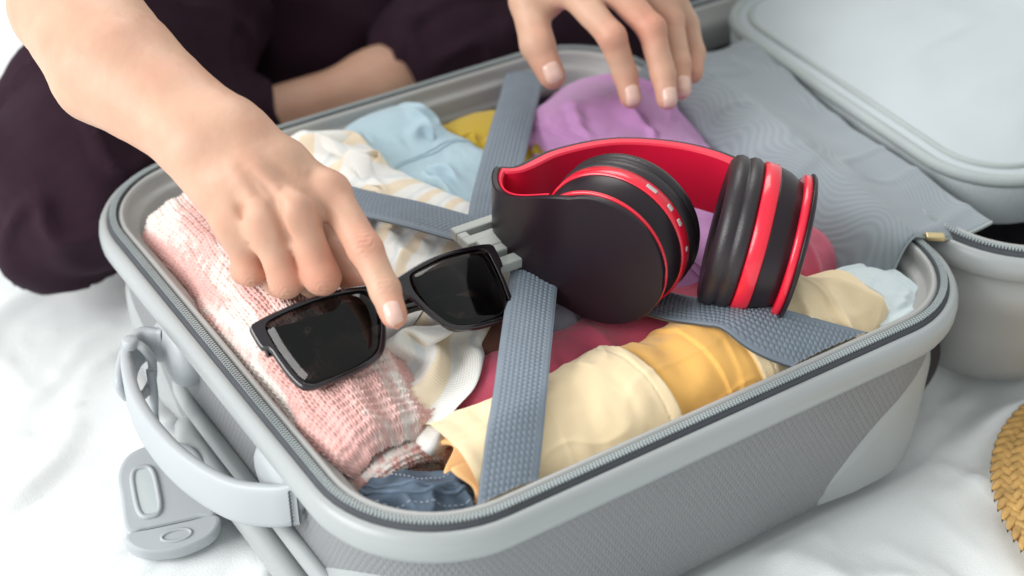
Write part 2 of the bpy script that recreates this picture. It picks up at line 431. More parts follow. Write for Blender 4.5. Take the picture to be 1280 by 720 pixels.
# smooth guards over the bottom corners and the wheels behind them
def corner_guard(sx, sy):
    nu, nv = 40, 14; P0 = {}
    ex, ey = sx*(CL/2-CR), sy*(CW/2-CR)
    V = []; prof = [(.0060, .000), (.0042, .012), (.0030, .03), (.0020, .06), (.001, .085)]
    pz = [p_[1] for p_ in prof]; po = [p_[0]+.0065 for p_ in prof]
    lead = .045
    for i in range(nu):
        t = i/(nu-1); s = -lead+t*(CR*math.pi/2+2*lead)
        top = .010+.068*math.sin(math.pi*min(max(t*1.0, 0), 1))**.8
        for j in range(nv):
            w = j/(nv-1); z = .003+(top-.003)*w
            off = np.interp(z, pz, po)-.0030*min(1, 6*(1-w))*min(1, 8*t)*min(1, 8*(1-t))
            r = CR-off
            if s < 0: x, y = ex+sx*r, ey+sy*s
            elif s > CR*math.pi/2: x, y = ex-sx*(s-CR*math.pi/2), ey+sy*r
            else:
                a = s/CR; x, y = ex+sx*r*math.cos(a), ey+sy*r*math.sin(a)
            V.append((x, y, z))
    return recalc(mk('corner_guard', V, gridf(nu, nv), M['plastic'], case))
for sx, sy in ((1, -1), (-1, -1), (-1, 1)):
    corner_guard(sx, sy)
def lathe(prof, c, ax, n=48, closed=True):
    ax = np.asarray(ax, float)/np.linalg.norm(ax); h = np.array([0, 0, 1.]) if abs(ax[2]) < .9 else np.array([1., 0, 0])
    s = np.cross(ax, h); s /= np.linalg.norm(s); t = np.cross(s, ax)
    a = np.arange(n)/n*2*math.pi; V = []
    for r, d in prof:
        V.append(np.asarray(c)+ax*d+(s*np.cos(a)[:, None]+t*np.sin(a)[:, None])*r)
    F = gridf(len(prof), n, False, True).tolist()
    if closed:
        if prof[0][0] > 1e-5: F.append(list(range(n))[::-1])
        if prof[-1][0] > 1e-5: F.append([(len(prof)-1)*n+k for k in range(n)])
    return np.concatenate(V), F
for wy in (-.140, .140):
    V, F = lathe([(.012, -.013), (.027, -.012), (.031, -.008), (.032, 0), (.031, .008), (.027, .012), (.012, .013)], (.184, wy, .036), (0, 1, 0), 40)
    mk('wheel', V, F, M['black_plastic'], case)

# low rails of the pull handle housing on the handle side
def rail(y0, y1, x, z, r, flat):
    P = np.array([(x+.012, y0-.006, z), (x, y0, z), (x-.001, (y0+y1)/2, z), (x, y1, z), (x+.012, y1+.006, z)]); V, F = tube(spline(P, 40), r, 14, flat=flat)
    return mk('side_rail', V, F, M['plastic'], case)
rail(-.14, .065, -.1925, .042, .006, (.8, 1))
rail(-.145, .05, -.197, .020, .009, (.9, 1))
V, F = box((-.2, -.125, .012), (np.array([1., 0, 0]), np.array([0, 1., 0]), np.array([0, 0, 1.])), (.020, .035, .011))
bevel(mk('handle_housing', V, F, M['plastic2'], case, smooth=False), .006, 4)

# carry handle: a broad bowed band fixed between two oval pads
def carry_handle():
    root_pts = [U(205, 432, .083), U(176, 432, .083), U(161, 462, .080), U(176, 520, .074), U(222, 580, .070), U(285, 622, .071), U(340, 632, .076), U(374, 628, .081)]
    P = spline(root_pts, 70); n = len(P)
    T = np.gradient(P, axis=0); T /= np.linalg.norm(T, axis=1)[:, None]
    side = np.cross(T, [0, 0, 1]); side /= np.linalg.norm(side, axis=1)[:, None]
    k = 16; a = np.arange(k)/k*2*math.pi; V = []
    for i in range(n):
        t = i/(n-1); hh = .0115+.0026*sst(.1, .35, t); th = .0032+.0010*math.sin(math.pi*t)
        for q in a:
            ca, sa = math.cos(q), math.sin(q)
            V.append(P[i]+side[i]*th*np.sign(ca)*abs(ca)**.6+np.array([0, 0, hh*np.sign(sa)*abs(sa)**.45]))
    F = gridf(n, k, False, True).tolist()+[list(range(k))[::-1], [(n-1)*k+j for j in range(k)]]
    h = mk('carry_handle', np.array(V), F, M['handle'], case)
    e_ = P[-1]-T[-1]*.0035+side[-1]*-.0042*(1 if side[-1][0] > 0 else -1)
    V, F = join([box(e_+np.array([0, 0, z_]), (T[-1], side[-1], np.array([0, 0, 1.])), (.0004, .0007, .00075)) for z_ in np.linspace(-.011, .011, 10)]); mk('stitching', V, F, M['ziptape'], h, smooth=False)
    for c, (ry, rz) in ((U(212, 436, .082), (.024, .020)), (U(352, 588, .086), (.022, .020))):
        c[0] = -.1905
        nn = 24; VV = []; prof = [(1.0, 0), (1.0, -.004), (.93, -.008), (.8, -.0105), (.5, -.012), (.01, -.0125)]
        for rr_, dx in prof:
            for j in range(nn):
                q = j/nn*2*math.pi; VV.append((c[0]+dx, c[1]+ry*rr_*math.cos(q), c[2]-.004+rz*rr_*math.sin(q)))
        mk('handle_pad', VV, gridf(len(prof), nn, False, True), M['handle'], h)
carry_handle()

# lid, folded right back on its hinge
LX = .4135
lid = loft('lid', [(.008, .102), (.008, .094), (.004, .088), (.003, .075), (.007, .066), (.008, .05), (.011, .025), (.020, .010), (.032, .004), (.045, .003)], M['plastic2'], case, cap=True, cx=LX)
loft('lid_rim', [(.010, .098), (.002, .0975), (-.002, .101), (-.003, .108), (-.002, .113), (.001, .1155), (.0025, .115), (.003, .109)], M['plastic'], lid, cx=LX)
loft('lid_zip_tape', [(.002, .1115), (.0025, .1165), (.006, .1182), (.0090, .117), (.0098, .112)], M['ziptape'], lid, cx=LX)
loft('lid_frame', [(.0085, .112), (.009, .1165), (.0115, .1180), (.0135, .1160), (.014, .110), (.018, .108), (.02, .1), (.021, .08), (.03, .02)], M['plastic2'], lid, cx=LX)
loft('lid_liner', [(.021, .085), (.024, .05), (.03, .02), (.05, .012)], M['liner'], lid, cap=True, cx=LX)
zip_teeth('lid_zip_teeth', .0058, .1188, lid, sel=lambda c: c[0] < .36, cx=LX)

def lid_panel():
    # stuffed mesh pocket: rounded rectangle with a domed top and a corded border
    cx, cy, L, W, Rr = .428, .010, .325, .300, .055
    rot = R(-4.5)
    def out(off, z):
        P = rr(off, z, L=L, W=W, Rr=Rr, nc=12, ns=24)
        x, y = P[:, 0].copy(), P[:, 1].copy()
        P[:, 0] = cx+x*math.cos(rot)-y*math.sin(rot); P[:, 1] = cy+x*math.sin(rot)+y*math.cos(rot); return P
    loops = []; prof = [(.004, .090), (.001, .105), (.0, .115), (.0005, .121), (.004, .1245), (.010, .1255)]
    for o_, z_ in prof: loops.append(out(o_, z_))
    n = len(loops[0])
    for k in range(1, 15):
        t = k/15; P = out(.010, .1255); c = P.mean(0); P = P+(c-P)*t
        P[:, 2] = .1255+.016*math.sin(math.pi/2*min(1, t*1.5))+(.006*fbm(P*[7, 5, 1], 2, 5)+.0022*np.maximum(ridge(P*[14, 30, 1], 6), 0)**2)*min(1, t*3)+.0016*np.sin(np.arange(n)*.55+2*np.sin(np.arange(n)*.13))*max(0, 1-t*5)
        loops.append(P)
    V = np.concatenate(loops); F = gridf(len(loops), n, False, True).tolist(); F.append([(len(loops)-1)*n+k for k in range(n)])
    p = recalc(mk('mesh_pocket', V, F, M['panel'], lid, uv=V[:, :2]))
    for off, z, r, nm in ((.002, .1225, .0042, 'pocket_piping'), (.0135, .1262, .0022, 'pocket_zip')):
        P = out(off, z)
        V, F = tube(P, r, 10, True); mk(nm, V, F, M['piping'], p)
lid_panel()

def hinge_flap():
    nu, nv = 90, 110
    inner = spline([(.176, .122, .114), (.169, .085, .106), (.163, .05, .101), (.156, .0, .098), (.151, -.05, .097), (.151, -.095, .096), (.158, -.125, .096), (.166, -.140, .097)], nv)
    crest = spline([U(856, 66, .132), U(890, 95, .131), U(950, 140, .129), U(1010, 188, .129), U(1060, 228, .128), U(1105, 262, .127), U(1130, 285, .125), U(1143, 298, .121)], nv)
    outer = spline([U(935, 52, .121), U(970, 82, .121), U(1020, 122, .121), U(1075, 165, .121), U(1130, 205, .121), U(1180, 238, .121), U(1215, 260, .121), U(1240, 276, .121)], nv)
    V = []
    for i in range(nu):
        t = i/(nu-1)
        if t < .5:
            s = t/.5; P = inner*(1-s)+crest*s; P[:, 2] += .010*math.sin(math.pi*s)*(.7)
        else:
            s = (t-.5)/.5; P = crest*(1-s)+outer*s; P[:, 2] -= .004*math.sin(math.pi*s)
        V.append(P)
    V = np.array(V); uv = V[..., :2]*1.0
    q = V*[60, 22, 20]
    V[..., 2] += .0034*fbm(V*[24, 14, 10], 2, 3)+.0026*np.maximum(ridge((V+.01*np.stack([vn(V*18, 1), vn(V*18, 2), 0*V[..., 0]], -1))*[22, 34, 10], 8), 0)**3
    V = V.reshape(-1, 3)
    o = mk('hinge_flap', V, gridf(nu, nv), M['flap'], case, uv=uv.reshape(-1, 2))
    m = o.modifiers.new('thickness', 'SOLIDIFY'); m.thickness = .0016; m.offset = -1
    # stitched hem along both cut ends of the cloth
    for k in (0, nv-1):
        P = V.reshape(nu, nv, 3)[:, k]; VV, FF = tube(P+[0, 0, .0004], .0013, 8); mk('flap_hem', VV, FF, M['piping'], o)
hinge_flap()
V, F = box(U(1169, 296, .1215), (np.array([.8, -.6, 0]), np.array([.6, .8, 0]), np.array([0, 0, 1.])), (.0055, .0028, .0016))
bevel(mk('zip_pull', V, F, mat('brass', (.62, .5, .28), .35, metal=1.), case, smooth=False), .0008)

def keep_in(V, off=.0275):
    """push cloth back inside the walls of the suitcase"""
    V = np.array(V, float); off = off if off < .02 else .0275-.0125*sst(.100, .114, V[:, 2])
    a, b, r = CL/2-off, CW/2-off, CR-off
    x, y = V[:, 0], V[:, 1]; qx, qy = np.abs(x)-(a-r), np.abs(y)-(b-r)
    l = np.hypot(np.maximum(qx, 0), np.maximum(qy, 0)); k = np.where(l > r, r/np.maximum(l, 1e-9), 1)
    V[:, 0] = np.where(qx > 0, np.sign(x)*((a-r)+qx*k), x); V[:, 1] = np.where(qy > 0, np.sign(y)*((b-r)+qy*k), y)
    return V

# straps: elastic bands with a raised honeycomb of dots, meeting at one buckle
def hexdot(u, v, p):
    a = 0
    q = p*math.sqrt(3)
    best = np.full(u.shape, 9.)
    for du, dv in ((0, 0), (p/2, q/2)):
        x = np.mod(u-du+p/2, p)-p/2; y = np.mod(v-dv+q/2, q)-q/2
        best = np.minimum(best, np.hypot(x, y))
    return 1-sst(.28*p, .5*p, best)
def strap(pts, w=.0265, dots=.0029, side_hint=None, res=.00045, amp=.00075, tuck=False):
    W = [U(*p_) for p_ in pts]
    if tuck:                                   # run on under the lip of the frame
        E_ = U(*tuck, .1185); d_ = E_-W[-1]; d_ /= np.linalg.norm(d_); d_[2] = 0; E_[2] = W[-1][2]-.004
        W += [E_, E_+d_*.012, E_+d_*.026]
    C0 = spline(W, 400)
    ln = np.linalg.norm(np.diff(C0, axis=0), axis=1).sum(); nu = int(ln/res); nv = int(w/res)
    C = spline(W, nu)
    T = np.gradient(C, axis=0); T /= np.linalg.norm(T, axis=1)[:, None]
    S = np.cross(T, [0, 0, 1.]); S /= np.linalg.norm(S, axis=1)[:, None]; N = np.cross(S, T)
    v = np.linspace(-w/2, w/2, nv); u = np.linspace(0, ln, nu); Uu, Vv = np.meshgrid(u, v, indexing='ij')
    edge = 1-sst(w/2-.0030, w/2-.0022, np.abs(Vv))
    d = hexdot(Uu, Vv, dots)*edge*amp+.0005*(1-edge)*(1-sst(w/2-.0010, w/2, np.abs(Vv)))
    bow = .0015*(1-(Vv/(w/2))**2)
    V = C[:, None]+S[:, None]*Vv[..., None]+N[:, None]*(d+bow)[..., None]
    def drape(Q):
        if tuck:
            cap = .1185+.80*np.maximum(Q[..., 1]+.1827, 0); k = .004
            h = np.clip(.5+.5*(cap-C[:, 2][:, None])/k, 0, 1) if Q.ndim == 3 else 0
            base_ = Q[..., 2]; z0 = C[:, 2][:, None]+0*base_
            Q[..., 2] = base_-(z0-(cap*(1-h)+z0*h-k*h*(1-h)))
        return Q
    V = drape(V)
    top = V.reshape(-1, 3)
    bot = drape(C[:, None]+S[:, None]*Vv[:, ::nv-1, None]+N[:, None]*-.0012).reshape(-1, 3)
    F = gridf(nu, nv).tolist(); n0 = nu*nv
    for i in range(nu-1):
        a, b = n0+2*i, n0+2*i+2
        F += [(a, b, b+1, a+1), (a, i*nv, (i+1)*nv, b), (a+1, b+1, (i+2)*nv-1, (i+1)*nv-1)]
    allv = np.concatenate([top, bot])
    if tuck: F = [f for f in F if min(allv[i][1] for i in f) > -.1836]
    return mk('strap', allv, F, M['strap'], case)
strap([(655, 92, .112), (650, 118, .120), (636, 170, .131), (618, 245, .1385), (612, 284, .140)])
strap([(322, 215, .110), (380, 232, .125), (450, 252, .136), (520, 268, .141), (612, 294, .140)])
strap([(668, 340, .140), (657, 430, .1430), (648, 505, .1400)], tuck=(632, 630))
strap([(650, 330, .138), (715, 349, .127), (790, 370, .1235), (850, 385, .1295), (900, 391, .1360), (960, 401, .1385)], tuck=(1128, 432))

def buckle():
    c = U(624, 304, .1450)
    e1 = U(662, 338, .1515)-U(600, 282, .1515); e1 /= np.linalg.norm(e1)
    e3 = np.array([0, 0, 1.]); e2 = np.cross(e3, e1)
    root = None
    def bar(x0, x1, y0, y1, z0, z1):
        return box(c+e1*(x0+x1)/2+e2*(y0+y1)/2+e3*(z0+z1)/2, (e1, e2, e3), (abs(x1-x0)/2, abs(y1-y0)/2, abs(z1-z0)/2))
    fr = []
    for s in (-1, 1):   # two slotted frames
        x = s*.0135
        fr += [bar(x-.0100, x-.0030, -.0180, .0180, -.003, .0034), bar(x+.0022, x+.0100, -.0180, .0180, -.003, .0034), bar(x-.0032, x+.0024, -.0178, -.0115, -.0028, .0030), bar(x-.0032, x+.0024, .0115, .0178, -.0028, .0030)]
    V, F = join(fr); b = bevel(mk('buckle', V, F, M['buckle'], case, smooth=False), .0009, 2)
    V, F = join([bar(-.0045, .0045, -.013, .013, -.0024, .0042)]); bevel(mk('buckle_tongue', V, F, M['buckle'], b, smooth=False), .001, 2)
buckle()

# ------------------------------------------------------------------ clothes
def sweep(pts, rx, rz, nu, nv, th0=0, th1=360, disp=None, power=1.0, endround=.12, ends=(True, True), lip=0.):
    """soft roll along a spine; returns grid points (nu,nv,3) and uv in metres"""
    C = spline(pts, nu); ln = np.linalg.norm(np.diff(C, axis=0), axis=1).sum()
    T = np.gradient(C, axis=0); T /= np.linalg.norm(T, axis=1)[:, None]
    S = np.cross(T, [0, 0, 1.]); S /= np.linalg.norm(S, axis=1)[:, None]; N = np.cross(S, T)
    t = np.linspace(0, 1, nu)
    RX = np.interp(t, np.linspace(0, 1, len(rx)), rx); RZ = np.interp(t, np.linspace(0, 1, len(rz)), rz)
    e = np.ones(nu)
    if ends[0]: e *= np.sqrt(np.clip(1-(1-np.clip(t/endround, 0, 1))**2, 0.0004, 1))
    if ends[1]: e *= np.sqrt(np.clip(1-(1-np.clip((1-t)/endround, 0, 1))**2, 0.0004, 1))
    if lip: e *= 1-lip*np.clip((t-.955)/.045, 0, 1)**2.2
    th = np.radians(np.linspace(th0, th1, nv))
    c, s = np.cos(th), np.sin(th); c = np.sign(c)*np.abs(c)**power; s = np.sign(s)*np.abs(s)**power
    D = S[:, None]*(c[None, :, None]*(RX*e)[:, None, None])+N[:, None]*(s[None, :, None]*(RZ*e)[:, None, None])
    V = C[:, None]+D
    uv = np.stack(np.meshgrid(t*ln, np.radians(np.linspace(th0, th1, nv))*np.mean(rx+rz)*1.0, indexing='ij'), -1)
    if disp is not None:
        n = D/(np.linalg.norm(D, axis=-1)[..., None]+1e-9)
        V = V+n*disp(V, uv, t[:, None]+0*th[None])[..., None]
    return V, uv

def garment(name, V, F, uv, m, label, cat, col=None):
    V = keep_in(V)
    o = recalc(mk(name, V, F, m, None, uv=uv, col=col)); return tag(o, label, cat)

# pink and white knitted pullover, rolled, along the handle side
def sweater():
    pts = [np.array(q) for q in ((-.136, .150, .080), (-.137, .118, .084), (-.141, .05, .086), (-.147, -.02, .088), (-.150, -.07, .087), (-.149, -.118, .083))]
    sw, sh = .0036, .0040
    nu, nv = 460, 380
    def disp(V, uv, t):
        a = uv[..., 1]/sw; b = uv[..., 0]/sh
        b = b+.5*fbm(np.stack([uv[..., 0]*40, uv[..., 1]*40, uv[..., 0]*0+7], -1), 2, 13)
        a = a+.55*fbm(np.stack([uv[..., 0]*30, uv[..., 1]*30, uv[..., 0]*0], -1), 2, 3)
        fa = a-np.floor(a); leg = np.abs(np.sin(2*math.pi*fa))**.8
        ph = b+np.where(fa < .5, fa, 1-fa)*1.3
        h = leg*(.55+.45*np.sin(2*math.pi*ph))*(1+.35*_hash(np.floor(a).astype(int), np.floor(b).astype(int), (a*0).astype(int), 3))
        rib = .0008*np.sin(uv[..., 1]*2*math.pi/.0145)
        return (.0020*(h-.4)+rib+.006*fbm(V*[14, 14, 14], 2, 21)+.005*np.maximum(ridge(V*[22, 7, 9], 4), 0)**2)
    V, uv = sweep(pts, [.040, .044, .044, .038, .036, .037], [.045, .050, .051, .051, .050, .046], nu, nv, -15, 195, disp, .92, .10, (True, False), .30)
    a = np.floor(uv[..., 1]/sw); b = np.floor(uv[..., 0]/sh)
    rnd = _hash(a.astype(int), b.astype(int), (a*0).astype(int), 5)
    st = fbm(np.stack([uv[..., 0]*12, uv[..., 1]*60, uv[..., 0]*0], -1), 3, 2)
    w = sst(-.5, .5, st*1.0+.25*rnd)[..., None]
    col = np.array([.70, .43, .40])*(1-w)+np.array([.77, .72, .68])*w
    o = garment('rolled_sweater', V.reshape(-1, 3), gridf(nu, nv).tolist(), uv.reshape(-1, 2), M['knit'], 'pink and white chunky knit sweater rolled up under the pointing hand', 'sweater', col.reshape(-1, 3))
    # the turned-in end of the roll: a thick inner coil
    c = np.array(pts[-1]); ax = pts[-1]-pts[-2]; ax[2] = 0; ax /= np.linalg.norm(ax); sd = np.cross(ax, [0, 0, 1.])
    n2, m2 = 260, 60
    t = np.linspace(0, 1, n2); ang = np.radians(190-t*470); rad = .0315-.019*t
    P = c-ax*.004+sd*(rad*np.cos(ang))[:, None]*1.12+np.array([0, 0, 1.])*(rad*np.sin(ang)-.004)[:, None]
    Tn = np.gradient(P, axis=0); Tn /= np.linalg.norm(Tn, axis=1)[:, None]
    Nn = np.cross(Tn, ax)
    q = np.linspace(0, 2*math.pi, m2, endpoint=False)
    uu = np.linspace(0, .45, n2)[:, None]+0*q; vv = q[None]*.011+0*uu
    fa = vv/sw-np.floor(vv/sw); h = np.abs(np.sin(2*math.pi*fa))**.8*(.55+.45*np.sin(2*math.pi*(uu/sh+np.where(fa < .5, fa, 1-fa)*1.3)))
    rr_ = .0066+.0016*h
    V = P[:, None]+Nn[:, None]*(np.cos(q)[None]*rr_)[..., None]+ax*(np.sin(q)[None]*(rr_*2.0))[..., None]
    rnd = _hash(np.floor(vv/sw).astype(int), np.floor(uu/sh).astype(int), (vv*0).astype(int), 9)
    w = sst(-.3, .6, rnd+.3*vn(np.stack([uu*60, vv*60, uu*0], -1), 4))[..., None]
    col = np.array([.66, .37, .34])*(1-w)+np.array([.76, .70, .65])*w
    i = mk('rolled_end', V.reshape(-1, 3), gridf(n2, m2, False, True).tolist(), M['knit'], o, col=col.reshape(-1, 3)); recalc(i)
sweater()

# cream and orange T-shirt rolled along the front wall
def cream_roll():
    pts = [np.array(q) for q in ((-.133, -.144, .090), (-.085, -.145, .091), (-.03, -.146, .092), (.03, -.147, .092), (.09, -.149, .091), (.144, -.149, .084))]
    nu, nv = 340, 150
    def layer(uv):
        u = uv[..., 0]/1.0; v = uv[..., 1]
        return u
    ln = sum(np.linalg.norm(pts[i+1]-pts[i]) for i in range(5))
    e1, e2, e3 = .405*ln, .60*ln, .52*ln
    wob = lambda uv: uv[..., 0]+.030*np.sin((uv[..., 1]-.06)*16)*.35
    def disp(V, uv, t):
        x = wob(uv)
        d = .0032*(1-sst(e1-.0015, e1+.0005, x))+.0030*sst(e2-.0005, e2+.0012, x)+.0016*sst(e3-.0004, e3+.001, x)*(1-sst(e2, e2+.001, x))
        right = sst(.62, .9, t)
        f = .0026*fbm(V*[14, 22, 20], 2, 8)+.0016*fbm(V*[60, 45, 40], 2, 18)+.006*np.maximum(ridge((V+.015*np.stack([vn(V*20, 1), vn(V*20, 2), vn(V*20, 3)], -1))*[34, 16, 12], 14), 0)**2*(.12+right)
        for hx in (e1-.0075, e2+.0085):
            f = f-.0007*np.exp(-((x-hx)/.0006)**2)*(.4+.6*(np.sin(uv[..., 1]*2*math.pi/.0026) > -.3))
        Wq = V+.006*np.stack([vn(V*35, 4), vn(V*35, 5), vn(V*35, 6)], -1)
        f = f+.0012*np.maximum(ridge(Wq*[14, 60, 60], 44), 0)**4+.0013*np.maximum(ridge(Wq*[55, 25, 25], 45), 0)**5
        return d+f
    V, uv = sweep(pts, [.032, .033, .033, .033, .033, .028], [.034, .035, .036, .037, .036, .030], nu, nv, -30, 210, disp, .9, .07, (False, True))
    x = wob(uv)[..., None]; w = sst(e1-.001, e1+.001, x)*(1-sst(e2-.001, e2+.001, x))
    col = np.array([.85, .675, .43])*(1-w)+np.array([.86, .47, .12])*w
    o = garment('rolled_shirt', V.reshape(-1, 3), gridf(nu, nv).tolist(), uv.reshape(-1, 2), M['cream'], 'cream cotton T-shirt with an orange band rolled along the front wall', 'shirt', col.reshape(-1, 3))
    # coil of peach cloth filling the open end
    ax = pts[0]-pts[1]; ax /= np.linalg.norm(ax); sd = np.cross(ax, [0, 0, 1.]); sd /= np.linalg.norm(sd); upv = np.cross(sd, ax)
    n2, m2 = 420, 26; t = np.linspace(0, 1, n2); ang = np.radians(110+t*360*3.4); rad = .0325*(1-.93*t**.9)
    s = np.linspace(-.05, 1, m2)
    V = []
    for j, q in enumerate(s):
        wav = rad*(1+.16*np.sin(ang*2.6+q*2)*sst(.05, .3, t))
        dep = -.045*(1-q)+.005*np.sin(ang*3.1+1)*q*sst(.05, .25, t)-.013*t*q+.003*np.sin(ang*7.3)*q+.003*q
        V.append(np.asarray(pts[0])+sd*(wav*np.cos(ang))[:, None]+upv*(wav*np.sin(ang))[:, None]+ax*dep[:, None])
    V = np.array(V).transpose(1, 0, 2)
    i = mk('inner_coil', V.reshape(-1, 3), gridf(n2, m2).tolist(), M['peach'], o)
    m = i.modifiers.new('thickness', 'SOLIDIFY'); m.thickness = .0028; m.offset = 0
    sb = i.modifiers.new('smooth', 'SUBSURF'); sb.levels = 1; sb.render_levels = 1
cream_roll()

def soft_roll(name, pts, rx, rz, m, label, cat, nu=160, nv=110, seed=0, amp=.005, fs=(26, 10, 12), col=None, power=.9, er=.14, th=(-40, 220)):
    def disp(V, uv, t):
        W = V+.010*np.stack([vn(V*22, seed+1), vn(V*22, seed+2), vn(V*22, seed+3)], -1)
        return amp*(np.maximum(ridge(W*fs, seed), 0)**2-.2)+amp*.9*fbm(W*[18, 18, 18], 2, seed+4)+amp*.22*fbm(W*[70, 70, 70], 2, seed+6)
    V, uv = sweep(pts, rx, rz, nu, nv, *th, disp, power, er)
    return garment(name, V.reshape(-1, 3), gridf(nu, nv).tolist(), uv.reshape(-1, 2), m, label, cat)

A3 = lambda *q: [np.array(p_) for p_ in q]
jeans = soft_roll('rolled_jeans', A3((-.176, -.128, .074), (-.167, -.147, .079), (-.147, -.160, .079), (-.120, -.166, .074)), [.020, .025, .026, .024], [.030, .035, .036, .033], M['denim'], 'washed blue denim garment folded into the corner beside the sweater', 'jeans', seed=31, amp=.0062, fs=(70, 55, 30), nu=220, nv=160)
jv = np.array([v.co for v in jeans.data.vertices]).reshape(220, 160, 3)
for k_ in (78, 86):
    V, F = tube(jv[20:215, k_]+[0, 0, .0003], .0011, 8); mk('seam', V, F, M['denim'], jeans)
for k_ in (70, 96):
    V, F = join([tube(jv[i:i+4, k_]+[0, 0, .0003], .00035, 6) for i in range(24, 210, 6)]); mk('stitching', V, F, M['stitch'], jeans)
soft_roll('crimson_shirt', A3((-.125, -.106, .078), (-.09, -.102, .086), (-.04, -.102, .087), (.02, -.104, .086), (.07, -.104, .086), (.11, -.104, .078)), [.026, .030, .032, .032, .030, .026], [.028, .033, .034, .034, .033, .03], M['crimson'], 'crimson cotton garment rolled behind the cream T-shirt', 'shirt', seed=41, amp=.0055)
soft_roll('crimson_jumper', A3((.105, -.095, .080), (.125, -.092, .085), (.145, -.090, .085), (.165, -.085, .078)), [.022, .028, .028, .02], [.030, .034, .034, .024], M['crimson'], 'crimson garment tucked beside the hinge flap behind the headphones', 'jumper', seed=47, amp=.004, nu=110)
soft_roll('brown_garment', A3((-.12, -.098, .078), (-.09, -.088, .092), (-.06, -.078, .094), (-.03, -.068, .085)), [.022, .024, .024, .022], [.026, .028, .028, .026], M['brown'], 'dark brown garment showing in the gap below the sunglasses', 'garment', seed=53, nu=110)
soft_roll('satin_garment', A3((-.055, -.070, .085), (-.03, -.066, .093), (.0, -.064, .095), (.04, -.064, .09)), [.02, .024, .024, .02], [.026, .028, .028, .024], M['satin'], 'slate satin garment bunched under the front ear cup', 'garment', seed=61, amp=.006, nu=110)

